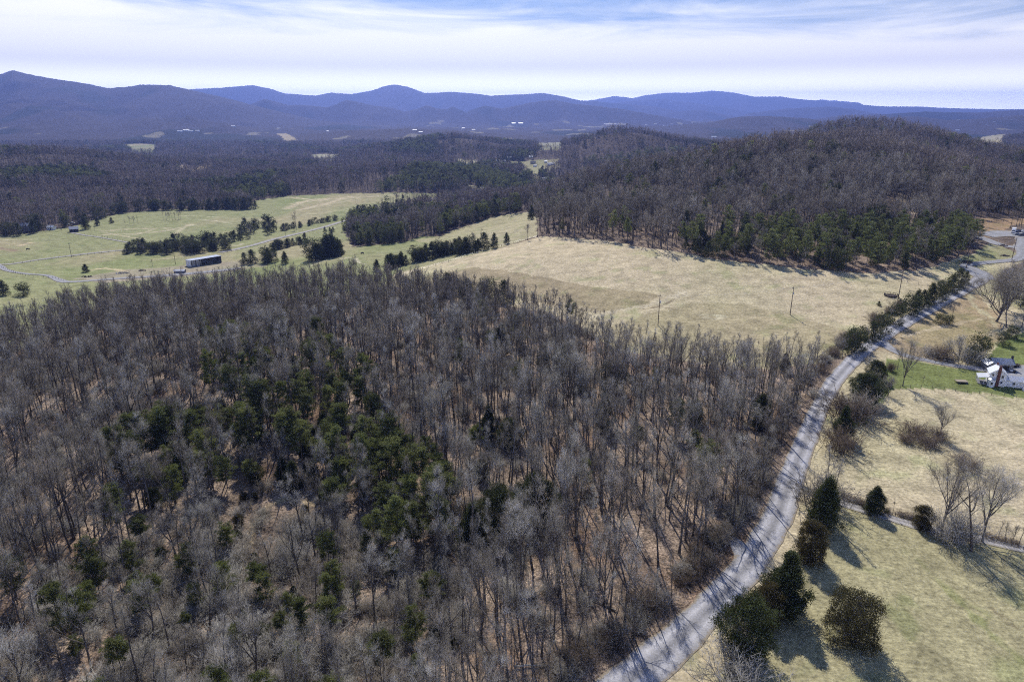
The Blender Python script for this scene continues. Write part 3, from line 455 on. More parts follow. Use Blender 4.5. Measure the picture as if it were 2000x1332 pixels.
def brush(seed, H_=2.6, m=None, n=70, wide=1.0, lod=0):
    g = np.random.default_rng(seed); T = Geo(); C = Geo()
    p = np.stack([g.normal(size=n) * .45 * wide * H_ * .4, g.normal(size=n) * .45 * wide * H_ * .4, np.zeros(n)], -1); D = unit(np.stack([p[:, 0] * .5 / H_, p[:, 1] * .5 / H_, np.ones(n) * .8], -1) + g.normal(size=(n, 3)) * .28)
    B = grow(p, D, H_ * g.uniform(.4, 1.0, n), 3, 0.15, 0.02, g); r = np.full((n, 1), 0.02) * np.array([[1, .8, .6, .3]]); T.tubes(B[:n // 2], r[:n // 2], 3); C.tubes(B[n // 2:], r[n // 2:], 3)
    par, t, p, d, rr_ = kids(B, r, 10 if lod == 0 else 6, 0.2, 1.0, 0.7, g, .3); L_ = H_ * .28 * g.uniform(.5, 1.2, len(t)); C.spikes(p, p + d * L_[:, None], 0.011 if lod == 0 else .02)
    par = g.integers(0, len(p), len(p) * 2); q = p[par] + d[par] * L_[par][:, None] * .6; C.spikes(q, q + unit(d[par] + g.normal(size=q.shape) * .6) * (L_[par] * .6)[:, None], 0.009 if lod == 0 else .018)
    return (mesh_np('shrub', np.concatenate(T.V + [v for v in C.V]), np.concatenate(T.F + [f + T.n for f in C.F]), [m or M_twig]),)
def varied(name, cols, rough=0.9, transl=0.0, scale=0.5, tint=0.25, contrast=(0.6, 1.35)):
    m, t, b = mat(name, cols[0], rough, 0.15); oi = N(t, 'ShaderNodeObjectInfo'); tcn = N(t, 'ShaderNodeTexCoord')
    rp = ramp(t, [(k / (len(cols) - 1), c) for k, c in enumerate(cols)]); t.links.new(oi.outputs['Random'], rp.inputs[0])
    n = nz(t, tcn.outputs['Object'], scale, 3, 0.6); r = ramp(t, [(0.32, contrast[0]), (0.68, contrast[1])]); t.links.new(n, r.inputs[0])
    c = mulnode(t, rp.outputs[0], r.outputs[0]); t.links.new(c, b.inputs['Base Color'])
    if transl:
        tl = N(t, 'ShaderNodeBsdfTranslucent'); hs = N(t, 'ShaderNodeHueSaturation'); hs.inputs['Value'].default_value = 1.5; hs.inputs['Saturation'].default_value = 1.1; t.links.new(c, hs.inputs['Color']); t.links.new(hs.outputs[0], tl.inputs[0])
        ms = N(t, 'ShaderNodeMixShader'); ms.inputs[0].default_value = transl; t.links.new(b.outputs[0], ms.inputs[1]); t.links.new(tl.outputs[0], ms.inputs[2]); t.links.new(ms.outputs[0], t.nodes['Material Output'].inputs[0])
    return m
M_bark = varied('bark', [(0.085, 0.07, 0.06), (0.13, 0.115, 0.10), (0.17, 0.15, 0.135), (0.10, 0.085, 0.07)], scale=1.2)
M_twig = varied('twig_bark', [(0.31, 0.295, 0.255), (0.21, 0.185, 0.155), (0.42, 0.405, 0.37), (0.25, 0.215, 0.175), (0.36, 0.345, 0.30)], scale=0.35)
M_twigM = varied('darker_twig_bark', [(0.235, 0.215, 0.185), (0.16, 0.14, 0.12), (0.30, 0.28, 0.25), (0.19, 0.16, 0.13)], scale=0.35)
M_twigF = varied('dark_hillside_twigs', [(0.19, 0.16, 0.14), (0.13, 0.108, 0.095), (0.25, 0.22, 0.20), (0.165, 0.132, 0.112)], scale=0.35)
M_brown = varied('brown_twig', [(0.15, 0.115, 0.085), (0.20, 0.16, 0.125)], scale=0.8)
M_pine = varied('pine_needles', [(0.12, 0.138, 0.052), (0.15, 0.168, 0.06), (0.108, 0.12, 0.05), (0.185, 0.20, 0.075)], 0.7, 0.35, 0.45)
M_cedar = varied('cedar_sprays', [(0.052, 0.064, 0.022), (0.066, 0.074, 0.026), (0.045, 0.055, 0.021)], 0.7, 0.2, 0.9, contrast=(0.45, 1.6))
M_bronze = varied('bronze_cedar_sprays', [(0.066, 0.062, 0.024), (0.08, 0.066, 0.027), (0.056, 0.058, 0.023)], 0.7, 0.2, 0.9, contrast=(0.45, 1.6))
# near shapes (0), middle distance (1), far (2): every one is used by at least one tree of its own
PR = {
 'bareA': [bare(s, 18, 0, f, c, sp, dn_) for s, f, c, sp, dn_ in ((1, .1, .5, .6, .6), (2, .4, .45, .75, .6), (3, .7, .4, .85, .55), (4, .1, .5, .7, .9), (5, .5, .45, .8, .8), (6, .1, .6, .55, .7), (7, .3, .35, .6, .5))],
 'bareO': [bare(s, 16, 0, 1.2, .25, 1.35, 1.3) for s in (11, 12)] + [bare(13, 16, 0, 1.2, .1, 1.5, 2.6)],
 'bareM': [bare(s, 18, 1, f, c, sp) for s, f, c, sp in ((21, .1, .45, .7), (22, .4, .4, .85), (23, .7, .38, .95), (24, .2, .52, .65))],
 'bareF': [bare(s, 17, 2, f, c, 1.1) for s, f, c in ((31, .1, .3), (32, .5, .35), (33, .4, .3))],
 'pineA': [pine(s, 11, 0, None, fl) for s, fl in ((41, .18), (42, .35), (43, .25), (44, .5))],
 'pineM': [pine(s, 12, 1, None, fl) for s, fl in ((51, .2), (52, .35))],
 'pineF': [pine(s, 13, 2, None, .1) for s in (61, 62)],
 'cedarA': [cedar(s, 9, 0, None, w, r_) for s, w, r_ in ((71, .62, .3), (72, .7, .6), (73, .5, .3))],
 'bronzeA': [cedar(s, 9, 0, M_bronze, w, r_) for s, w, r_ in ((76, .85, .6), (77, .62, .6))],
 'cedarM': [cedar(s, 9, 1, None, w, r_) for s, w, r_ in ((81, .6, .3), (82, .7, .6), (83, .5, .3))],
 'cedarF': [cedar(s, 9, 2, None, w, r_) for s, w, r_ in ((86, .6, .3), (87, .7, .6))],
 'brushA': [brush(s) for s in (91, 92, 93)], 'brushR': [brush(s, 2.4, M_brown, 110, 1.5) for s in (94, 95)],
}
PH = dict(bareA=18, bareO=16, bareM=18, bareF=17, pineA=11, pineM=12, pineF=13, cedarA=9, bronzeA=9, cedarM=9, cedarF=9, brushA=2.6, brushR=2.4)
print('protos tris', {k: [sum(len(a.polygons) for a in p_) for p_ in v] for k, v in PR.items()})
# ---------------- where they stand ----------------
items = []    # [x, y, kind, height, width factor, label, group, name, category]
def top_h(x, y, z, vtop):
    a, b, c = raydir(1000, vtop); return float(ZC + y * c / b - z)
TREE = dict(bare=('bare_tree', 'tree'), pine=('pine_tree', 'tree'), ceda=('cedar_tree', 'tree'), bron=('cedar_tree', 'tree'), brus=('shrub', 'shrub'))
def put(u, vb, vt, kind, label, group=None, wf=1.0, var=None):
    x, y, z = [float(q[0]) for q in hit(u, vb)]; h = max(top_h(x, y, z, vt), 0.6); items.append(dict(x=x, y=y, k=kind, h=h, w=wf, label=label, group=group, own=True, var=var))
def lod_kind(base, r): 
    return base + ('A' if r < 230 else 'M' if r < 620 else 'F')
def wput(x, y, base, h, label, group, own=False, wf=1.0):
    r = math.hypot(x, y); items.append(dict(x=x, y=y, k=lod_kind(base, r) if base in ('bare', 'pine', 'cedar') else base, h=h, w=wf, label=label, group=group, own=own, var=None))
# -- single trees of the right-hand fields and the roadside
put(1661,1252,1157,'bronzeA','round bronze-green cedar standing alone in the lower pasture',None,.88,0)
put(1452,1283,1160,'cedarA','largest dark green cedar at the lower bend of the gravel road',None,.86,1)
put(1494,1216,1140,'bronzeA','narrow bronze cedar squeezed behind the largest green cedar by the road',None,0.95,1)
put(1530,1196,1078,'cedarA','tall ragged dark cedar beyond the bronze one at the road verge',None,1.15,2)
put(1582,1096,1017,'bronzeA','rounded bronze cedar between the verge and the lower pasture corner',None,.92,1)
put(1437,1350,1268,'brushA','grey leafless thicket below the largest roadside cedar',None,1.3)
put(1604,1030,930,'cedarA','dark cedar half hidden in bare saplings where the farm track starts',None,.8,0)
put(1618,1015,885,'bareA','slim bare tree above the dark cedar where the farm track starts',None,.8,0)
put(1596,1000,890,'bareA','forked bare tree between the gravel road and the start of the farm track',None,.8,1)
put(1612,965,868,'bareA','thin brownish bare tree on the road verge north of the farm track',None,.7,3)
put(1600,985,920,'brushA','twiggy verge shrub under the bare trees by the farm track',None,1.3)
put(1643,856,793,'cedarA','upright grey-green cedar alone on the road verge beside the stubble field',None,1.0,2)
put(1640,880,835,'brushR','low brown brush below the upright verge cedar',None,1.1)
put(1688,785,728,'cedarA','dark bushy cedar on the verge south of the lawn strip',None,1.25,1)
put(1676,812,765,'brushA','brown twiggy shrub south of the dark verge cedar',None,1.5)
put(1660,815,765,'brushR','reddish briar by the gravel road south of the lawn',None,1.4)
put(1710,742,703,'cedarA','small dark cedar clump beside the farmhouse drive mouth',None,1.1,1)
put(1700,765,730,'brushA','leafless shrub between the two verge cedars near the drive mouth',None,1.4)
put(1738,724,706,'brushR','brown brush beside the drive mouth at the lawn edge',None,.8)
put(1763,754,664,'bareO','tall spreading bare tree on the lawn by the farmhouse drive',None,.8,0)
put(1752,722,680,'bareM','short bare tree beside the drive behind the tall lawn tree',None,1.1,0)
put(1734,774,734,'bareO','small leaning bare tree at the lawn corner fence',None,.85,1)
put(1803,748,732,'bareM','tiny bare fruit tree on the lawn before the drive',None,1.3,1)
put(1871,708,655,'bareO','wide bare tree on the bank above the farmhouse drive',None,1.0,1)
put(1908,706,652,'cedarM','dark evergreen above the drive next to the farmhouse',None,1.0,1)
put(1890,704,668,'brushA','bare scrub between the bank tree and the dark evergreen',None,1.5)
put(1840,700,674,'brushR','low brown scrub on the slope above the drive',None,1.3)
put(1820,696,676,'brushA','grey scrub on the slope above the drive bend',None,1.6)
put(1958,674,648,'cedarM','small evergreen standing on the upper lawn',None,1.1,1)
put(1836,632,612,'cedarM','larger of two dark cedar bushes on the grass bank',None,1.4,1)
put(1853,632,615,'cedarM','smaller of two dark cedar bushes on the grass bank',None,1.2,1)
put(1946,628,530,'bareO','broad dense grey leafless tree at the grass bank end',None,1.5,2)
put(1966,606,522,'bareO','second dense grey leafless tree beyond the broad one at the bank end',None,1.4,2)
put(1935,600,545,'bareM','low grey leafless tree before the road bend',None,1.5,1)
put(1965,640,560,'bareM','bare tree near the upper lawn hedge',None,1.2,1)
put(1990,585,500,'bareM','bare tree by the lane below the parked vehicles',None,1.3,2)
put(1978,560,505,'bareM','short bare tree beside the lane junction',None,1.4,1)
put(1995,640,570,'bareM','bare tree in the hedge above the upper lawn',None,1.3,2)
put(2012,600,530,'cedarM','tall dark cedar in the hedge above the upper lawn',None,.9,0)
put(1975,660,635,'cedarM','short cedar in the hedge above the upper lawn',None,1.1,1)
put(1835,851,788,'bareO','bushy bare tree alone in the stubble field',None,.9,1)
put(1785,850,826,'brushR','larger brown briar patch in the stubble field',None,1.8)
put(1812,872,850,'brushR','middle brown briar patch in the stubble field',None,1.5)
put(1770,862,846,'brushR','thin brown briar at the edge of the briar patches',None,1.6)
put(1888,912,890,'brushR','round reddish briar patch above the big twin trees',None,1.7)
put(1836,858,835,'brushR','brown brush at the foot of the bushy field tree',None,1.0)
put(1706,1002,950,'cedarA','small conical cedar on the north side of the farm track',None,1.1,0)
put(1743,1006,967,'bareM','slender sapling beside the farm track next to the small cedar',None,.8,3)
put(1800,1030,988,'bronzeA','olive-bronze cedar bush beside the farm track',None,1.15,1)
put(1838,1040,890,'bareO','tall many-stemmed bare tree beside the farm track',None,.82,0)
put(1897,1076,920,'bareA','leaning tall bare tree on the near side of the farm track',None,1.2,1)
put(1918,1058,915,'bareO','broad-crowned tall bare tree beside the farm track',None,.9,1)
put(1868,1050,985,'brushA','tangled leafless thicket between the tall track trees',None,1.0)
put(1852,1055,1000,'brushA','leafless bush at the foot of the many-stemmed track tree',None,1.0)
for k, u in enumerate((1946, 1962, 1975, 1988, 1999, 2012)):
    put(u, 1058 + 4 * k, 1012 + 5 * (k % 3), 'bareM', 'thin leafless sapling in the row along the farm track fence', 'saplings along the farm track fence', .9, k % 4)
for k, (u, v) in enumerate(((1650, 975), (1664, 980), (1680, 986), (1694, 990), (1730, 1004), (1758, 1010), (1775, 1014), (1930, 1052), (1955, 1058), (1980, 1064))):
    put(u, v - 3, v - 13, 'brushR', 'low brown brush along the far edge of the farm track', 'brush along the farm track', 1.5)
# -- cedar hedge on the left side of the road
for k, (u, vb, vt, kd, w_) in enumerate([(1655,702,655,'bareM',1.2),(1672,690,642,'cedarM',1.2),(1684,682,636,'cedarM',1.1),(1698,672,636,'bareM',1.3),(1712,664,628,'cedarM',1.5),(1728,654,612,'cedarM',1.2),(1740,645,587,'bareM',1.3),(1754,634,590,'cedarM',1.1),(1768,624,592,'bareM',1.4),(1785,615,572,'cedarM',1.2),(1797,608,566,'cedarM',1.1),(1812,602,566,'cedarM',1.1),(1825,595,553,'cedarM',1.1),(1838,588,550,'cedarM',1.2),(1850,582,545,'cedarM',1.0),(1864,572,535,'cedarM',1.3),(1880,562,524,'cedarM',1.4),(1893,556,530,'cedarM',1.2)]):
    u -= 9; w_ *= .85
    put(u, vb, vt, kd, 'dark cedar in the hedge along the gravel road' if kd[0] == 'c' else 'bare tree growing within the cedar hedge along the gravel road', 'cedars in the road hedge' if kd[0] == 'c' else 'bare trees in the road hedge', w_)
put(1757,596,583,'cedarM','small round bush at the foot of the tall field pole',None,1.3)
put(1716,597,588,'cedarM','tiny dark bush next to the ring feeder in the pale field',None,1.3)
# -- valley trees one can tell apart
for (u, vb, vt, kd, w_, lb) in [(168,532,516,'cedarM',1.5,'round evergreen bush alone beside the rubble by the lane'),(47,578,552,'cedarM',1.3,'rounder of two dark evergreens in the pasture by the woodland edge'),(8,577,548,'cedarM',1.4,'evergreen cut by the frame beside the rounder pasture evergreen'),
    (168,448,424,'cedarM',1.2,'broad evergreen beside the small dark barn across the valley'),(191,441,423,'cedarM',1.0,'upright evergreen second from the small dark barn'),(218,436,425,'cedarM',1.2,'smallest evergreen in the upper pasture beyond the barn'),(990,476,455,'cedarM',1.1,'lone dark evergreen in the fallow field corner'),(1037,430,402,'cedarM',.9,'dark evergreen at the tip of the upper field beside the big hill'),
    (580,449,410,'bareM',.9,'tall bare tree alone beside the valley road hedge'),(558,462,440,'bareM',1.0,'short bare tree beside the valley road'),(939,481,445,'bareM',1.3,'wide bare tree rising from the evergreen windbreak'),(925,484,452,'bareM',1.1,'smaller bare tree beside the wide windbreak tree'),(284,497,478,'bareM',1.5,'pale grey bare tree among the valley cedars'),
    (200,468,455,'bareM',1.2,'small bare tree by the farm lane bend'),(212,470,460,'bareM',1.4,'shortest bare tree by the farm lane bend'),(298,520,505,'bareM',1.3,'bare tree on the bank left of the long shed'),(1083,620,558,'bareM',1.0,'tall bare tree apart from the wood at the pale field edge'),(1072,612,572,'bareM',1.0,'bare tree beside the tall one at the pale field edge'),
    (648,462,452,'cedarM',1.0,'small evergreen in the pasture beside the cattle fence'),(86,452,425,'bareM',1.3,'bare yard tree between the grey farmhouse and the white shed'),(120,450,428,'bareM',1.4,'bare yard tree beside the small dark barn'),(66,456,428,'cedarM',1.0,'tall evergreen against the grey valley farmhouse')]:
    put(u, vb, vt, kd, lb, None, w_)
for k, (u, vb) in enumerate([(319,430),(325,431),(331,430),(337,431),(343,430),(349,430),(353,428),(328,428),(341,428)]):
    put(u, vb, vb - 20 + (k % 3) * 2, 'bareM', 'bare tree in the small open grove on the green pasture', 'grove on the green pasture', .9, k % 4)
for k, (u, vb) in enumerate([(246,444),(254,438),(262,439),(270,438)]):
    put(u, vb, vb - 18, 'bareM', 'bare tree in the sparse row below the pasture hilltop', 'sparse row on the pasture', .9, k % 4)
def row(pts, n, h, kinds, label, group, jit=3.0, wf=1.1):
    P_ = dense(W(pts), 3); s = rng.uniform(0, 1, n) * 0.0 + (np.arange(n) + rng.uniform(-.4, .4, n)) / n; i = np.clip((s * (len(P_) - 1)).astype(int), 0, len(P_) - 1)
    for k in range(n):
        kd = kinds[rng.integers(len(kinds))]; wput(P_[i[k], 0] + rng.normal() * jit, P_[i[k], 1] + rng.normal() * jit, kd, h * rng.uniform(.7, 1.2), label[kd], group[kd] if isinstance(group, dict) else group, True, wf * rng.uniform(.85, 1.2))
def patch(pts, sp_, h, kinds, label, group, own=True, wf=1.2):
    P_ = W(pts); xs, ys = np.meshgrid(np.arange(P_[:, 0].min(), P_[:, 0].max(), sp_), np.arange(P_[:, 1].min(), P_[:, 1].max(), sp_)); xs = xs + rng.uniform(-.45, .45, xs.shape) * sp_; ys = ys + rng.uniform(-.45, .45, xs.shape) * sp_
    m_ = inpoly(xs, ys, P_)
    for x, y in zip(xs[m_], ys[m_]):
        kd = kinds[rng.integers(len(kinds))]; wput(float(x), float(y), kd, h * rng.uniform(.65, 1.2), label[kd], group, own, wf * rng.uniform(.85, 1.2))
def lb(s): return dict(cedar='dark cedar ' + s, bare='bare tree ' + s, pine='pine ' + s)
def gp(s): return dict(cedar='cedars ' + s, bare='bare trees ' + s, pine='pines ' + s)
C1 = ['cedar'] * 5 + ['bare']
for pts, n, h, kk, s in [
  ([(752,526),(800,514),(860,500),(920,492),(966,484)], 34, 9, ['cedar'], 'in the windbreak between the green and pale fields'),
  ([(535,490),(560,482),(600,474)], 12, 8, ['cedar'], 'in the short clump by the valley road bend'),
  ([(556,450),(600,441),(656,430)], 20, 6, ['cedar'], 'in the low hedge along the valley road'),
  ([(690,424),(740,411),(800,400),(885,382)], 34, 9, C1, 'in the upper hedge along the valley road'),
  ([(300,411),(360,410),(430,409),(500,408)], 34, 12, ['cedar'], 'in the dark treeline above the green pasture'),
  ([(175,436),(210,422),(250,413),(300,411)], 14, 12, C1, 'along the woodland edge above the barn'),
  ([(615,508),(640,503),(668,497)], 12, 14, ['cedar'], 'in the tall group before the cattle field'),
  ([(480,516),(520,512),(560,514)], 9, 11, C1, 'just beyond the long shed at the woodland edge'),
  ([(860,575),(900,582),(950,592),(985,600)], 12, 9, ['cedar'], 'on the woodland edge facing the brown strip'),
  ([(10,458),(40,460)], 5, 13, C1, 'beside the grey valley farmhouse'),
  ([(640,455),(660,452),(690,449)], 6, 5, ['cedar'], 'dotted along the cattle fence'),
]: row(pts, n, h, kk, lb(s), gp(s), 2.5)
for pts, sp_, h, kk, s in [
  ([(240,500),(300,499),(370,497),(442,492),(444,478),(400,474),(350,478),(290,486),(240,489)], 8.5, 9.5, C1, 'in the large valley cedar clump'),
  ([(430,476),(480,472),(495,464),(470,462),(432,468)], 9, 8, ['cedar'], 'between the two valley cedar clumps'),
  ([(462,462),(540,458),(545,442),(500,440),(470,450)], 11, 11, ['cedar', 'cedar', 'bare'], 'in the mixed clump beside the green pasture'),
]: patch(pts, sp_, h, kk, lb(s), 'trees ' + s)
for k, (u, vb, vt, kd, lb_) in enumerate([(1036,352,336,'bareF','large bare tree beside the pale roofed barn in the far hamlet'),(1052,330,318,'bareF','bare tree in the middle of the hamlet clearing'),(1030,334,322,'bareF','bare tree on the near side of the hamlet clearing'),
    (984,326,316,'cedarF','dark evergreen in front of the hamlet houses'),(1012,338,328,'cedarF','dark evergreen at the near corner of the hamlet clearing'),(1068,350,337,'pineF','pointed evergreen in the row behind the far white barn'),(1080,350,338,'pineF','second pointed evergreen in the row behind the far white barn')]):
    x_, y_, z_ = [float(q[0]) for q in hit(u, vb)]; items.append(dict(x=x_, y=y_, k=kd, h=max(top_h(x_, y_, z_, vt), 5), w=1.3, label=lb_, group=None, own=True, var=k % 3 if kd == 'bareF' else k % 2))
for k in range(7):
    put(1060 + k * 8, 349 - k * .8, 338 - k * .5, 'cedarM', 'dark cedar in the row behind the far white barn', 'cedars behind the far white barn', 1.0)
# -- woods without number: sampled over the ground, the largest in view become objects of their own
def scatter(sp_, x0, x1, y0, y1, jit=.48):
    xs, ys = np.meshgrid(np.arange(x0, x1, sp_), np.arange(y0, y1, sp_)); xs = xs + rng.uniform(-jit, jit, xs.shape) * sp_; ys = ys + rng.uniform(-jit, jit, ys.shape) * sp_; return xs.ravel(), ys.ravel()
PG1 = W([(230,930),(330,820),(440,800),(560,850),(660,850),(820,900),(900,960),(880,1080),(800,1120),(700,1060),(600,1010),(420,1000),(290,990)])
PG2 = W([(400,690),(540,690),(660,700),(740,770),(790,880),(660,860),(560,850),(420,810)])
PG3 = W([(40,1180),(250,1080),(400,1060),(560,1020),(700,1060),(860,1100),(900,1250),(760,1420),(150,1420)])
GAP = W([(430,1020),(480,965),(620,965),(620,995),(550,1030),(510,1120),(455,1125),(455,1060)])
NE = W([(930,860),(1050,900),(1000,1000),(900,1000)])
x, y = scatter(3.9, -330, 210, 35, 330); m_ = inpoly(x, y, P_F1) & (dline(x, y, wROAD) > 4.6); x = x[m_]; y = y[m_]
g1 = inpoly(x, y, PG1); g2 = inpoly(x, y, PG2); g3 = inpoly(x, y, PG3); gap = inpoly(x, y, GAP); rim = dline(x, y, W([(1655,698),(1600,705),(1500,722),(1400,715),(1300,700),(1200,685),(1150,650),(1100,622),(1030,605),(950,590),(850,575),(750,560),(600,560),(400,565),(250,575),(150,610),(60,650),(-100,680)])); rd_ = dline(x, y, wROAD); dn = fbm(x / 22, y / 22, 91, 3); rnd = rng.uniform(size=len(x))
for i in range(len(x)):
    xi, yi = float(x[i]), float(y[i]); r = math.hypot(xi, yi)
    if gap[i]:
        if rnd[i] > .62: wput(xi, yi, 'brushA', rng.uniform(1.2, 3.0), 'low grey brush in the grassy woodland gap', 'brush in the woodland gap', False, 1.5)
        if rnd[i] < .3: wput(xi, yi, 'bronzeA' if rnd[i] < .15 else 'cedarA', rng.uniform(1.5, 3.6), 'small brownish young cedar in the grassy woodland gap', 'young cedars in the woodland gap', False, 1.1)
        continue
    if g1[i]:
        if rnd[i] < .45: wput(xi, yi, 'pine', rng.uniform(6.0, 13.5), 'green pine in the dense patch amid the leafless wood', 'pines in the dense woodland patch', False, 1.15)
        elif rnd[i] < .76: wput(xi, yi, 'bareA', rng.uniform(10, 18), 'bare tree poking out of the dense pine patch', 'bare trees in the pine patch', False, .9)
        elif rnd[i] < .9: wput(xi, yi, 'cedarA', rng.uniform(3, 7), 'small dark cedar within the pine patch', 'cedars in the pine patch', False)
        else: wput(xi, yi, 'brushA', rng.uniform(2, 4), 'grey brush within the pine patch', 'brush in the pine patch', False, 1.3)
        continue
    if g2[i] and rnd[i] < .32: wput(xi, yi, 'pine', rng.uniform(8, 14), 'slim pine scattered among bare trunks behind the pine patch', 'slim pines behind the patch', False, .85); continue
    if g3[i]:
        if rnd[i] < .26: wput(xi, yi, 'pine', rng.uniform(4, 10), 'young pine scattered below the woodland gap', 'young pines below the gap', False, 1.1)
        elif rnd[i] < .34: wput(xi, yi, 'bronzeA' if rnd[i] < .26 else 'cedarA', rng.uniform(1.5, 4), 'small bushy cedar in the scrub below the woodland gap', 'small cedars below the gap', False, 1.2)
        elif rnd[i] < .72: wput(xi, yi, 'bareA', rng.uniform(6, 16), 'bare tree in the scrub below the woodland gap', 'bare trees in the scrub below the gap', False, 1.0)
        else: wput(xi, yi, 'brushA', rng.uniform(1.5, 4.5), 'grey leafless scrub below the woodland gap', 'scrub below the gap', False, 1.4)
        if rnd[i] > .3: wput(xi + 2, yi + 1.6, 'brushA', rng.uniform(1.5, 4.5), 'grey leafless scrub below the woodland gap', 'scrub below the gap', False, 1.5)
        continue
    if rnd[i] < .035 and xi > -90: wput(xi, yi, 'pine' if rnd[i] < .02 else 'cedarA', rng.uniform(6, 12), 'lone evergreen among the leafless trunks', 'lone evergreens in the leafless wood', False); continue
    if dn[i] > .30 and rnd[i] > .55: continue
    if dn[i] + (rnd[i] - .5) * 1.2 < -.42: 
        wput(xi, yi, 'brushA', rng.uniform(2, 4), 'leafless understorey shrub in a thin spot of the wood', 'understorey shrubs', False, 1.3); continue
    east = xi > -40
    lab, gr = ('tall bare tree within a few steps of the gravel road on its wooded side', 'bare trees lining the gravel road') if rd_[i] < 14 else (('straight tall bare tree in the eastern stand above pale leaf litter', 'bare trees of the eastern stand') if east else ('bare tree on the rust-brown western slope of the near wood', 'bare trees of the western slope'))
    wput(xi, yi, 'bare', rng.uniform(11.0, 23.0) * (0.9 if rd_[i] < 10 else 1) * (0.62 + 0.38 * min(1, rim[i] / 32)), lab, gr, False, rng.uniform(.62, 1.0))
    if rnd[i] > .90: wput(xi + rng.uniform(-2, 2), yi + rng.uniform(-2, 2), 'brushA', rng.uniform(1.5, 3.5), 'leafless understorey shrub in a thin spot of the wood', 'understorey shrubs', False, 1.3)
    if rnd[i] > .55: wput(xi + rng.uniform(-2, 2), yi + rng.uniform(-2, 2), 'bareM', rng.uniform(5, 9), 'spindly understorey sapling of the near wood', 'saplings', False, 1.0)
# brush along both edges of the wood and the road
for k in range(150):
    i = rng.integers(1, len(wROAD) - 1); f = rng.uniform(); p = wROAD[i] * (1 - f) + wROAD[i + 1 if i + 1 < len(wROAD) else i] * f; tn = wROAD[min(i + 1, len(wROAD) - 1)] - wROAD[i - 1]; nn_ = np.array([-tn[1], tn[0]]) / np.hypot(*tn)
    if p[1] < 255: wput(float(p[0] + nn_[0] * rng.uniform(5.5, 9)), float(p[1] + nn_[1] * rng.uniform(5.5, 9)), 'brushA' if rng.uniform() < .6 else 'brushR', rng.uniform(1.5, 3.6), 'leafless brush on the wooded verge of the gravel road', 'brush on the wooded verge', False, 1.2)
# mid and far woodland
openw = [P_ for _, _, P_ in WP] + [W([(1895,545),(1875,515),(1925,470),(1935,448),(2100,440),(2160,560),(2000,575)])]
def clear(x, y, extra=4):
    o = np.zeros(x.shape, bool)
    for P_ in openw: o |= inpoly(x, y, P_)
    return ~o
EV = W([(1320,500),(1400,508),(1550,523),(1700,532),(1800,523),(1850,508),(1925,488),(1920,462),(1880,450),(1800,462),(1700,458),(1600,462),(1500,458),(1400,470),(1335,478)])
EV2 = [W([(1130,320),(1200,314),(1330,294),(1345,302),(1250,322),(1150,328)]), W([(430,398),(500,393),(562,384),(566,374),(500,376),(432,384)]), W([(690,482),(795,474),(795,462),(740,462),(690,470)]), W([(860,460),(890,446),(960,423),(1030,413),(1000,405),(900,430),(850,445)]), W([(640,400),(700,400),(790,376),(880,372),(980,365),(1000,350),(900,325),(800,335),(760,360)])]
BAREHOLE = W([(1690,448),(1760,452),(1800,444),(1815,425),(1800,400),(1700,405)])
for sp_, ya, yb in ((4.8, 330, 620), (6.0, 620, 1050), (8.0, 1050, 1900), (12, 1900, 3000)):
    x, y = scatter(sp_, -yb * .86 - 20, yb * .86 + 20, ya - 150 if ya == 330 else ya, yb); r = np.hypot(x, y)
    m_ = (np.abs(x) < y * .84 + 15) & clear(x, y) & ~inpoly(x, y, P_F1)
    if ya == 330: m_ &= (y > 305) & ~((x < 20) & (y < 395)) & (dline(x, y, wROAD) > 14)
    x = x[m_]; y = y[m_]; r = np.hypot(x, y); ev = inpoly(x, y, EV); e2 = np.zeros(len(x), bool); hole = inpoly(x, y, BAREHOLE)
    for P_ in EV2: e2 |= inpoly(x, y, P_)
    nze = fbm(x / 130, y / 200, 93, 3); rnd = rng.uniform(size=len(x)); dd_ = fbm(x / 40, y / 40, 95, 2)
    for i in range(len(x)):
        if hole[i] and rnd[i] < .72: continue
        if dd_[i] < -.42 and rnd[i] > .5: continue
        if ev[i]:
            if rnd[i] < .45: b_, h = 'pine', rng.uniform(9, 15)
            elif rnd[i] < .68: b_, h = 'cedar', rng.uniform(6, 11)
            else: b_, h = 'bare', rng.uniform(9, 14)
        elif e2[i]: b_, h = ('pine' if rnd[i] < .5 else 'cedar', rng.uniform(9, 15)) if rnd[i] < .72 else ('bare', 12)
        elif nze[i] + (rnd[i] - .5) * .35 > .40 and y[i] > 620 and not (x[i] > 60 and y[i] < 1300): b_, h = ('pine' if rnd[i] < .6 else 'cedar'), rng.uniform(10, 17)
        elif rnd[i] < .035: b_, h = ('pine' if rnd[i] < .02 else 'cedar'), rng.uniform(9, 17)
        else: b_, h = 'bare', rng.uniform(10, 21) * (1 + .35 * float(dd_[i]))
        wput(float(x[i]), float(y[i]), b_, h, 'evergreen in the dark belt at the foot of the big hill' if ev[i] else 'far woodland tree', 'evergreen belt below the big hill' if ev[i] else 'far woods', False, rng.uniform(.75, 1.15) * (1.0 if y[i] < 1050 else 1.15 if y[i] < 1900 else 1.5))
print('items', len(items))
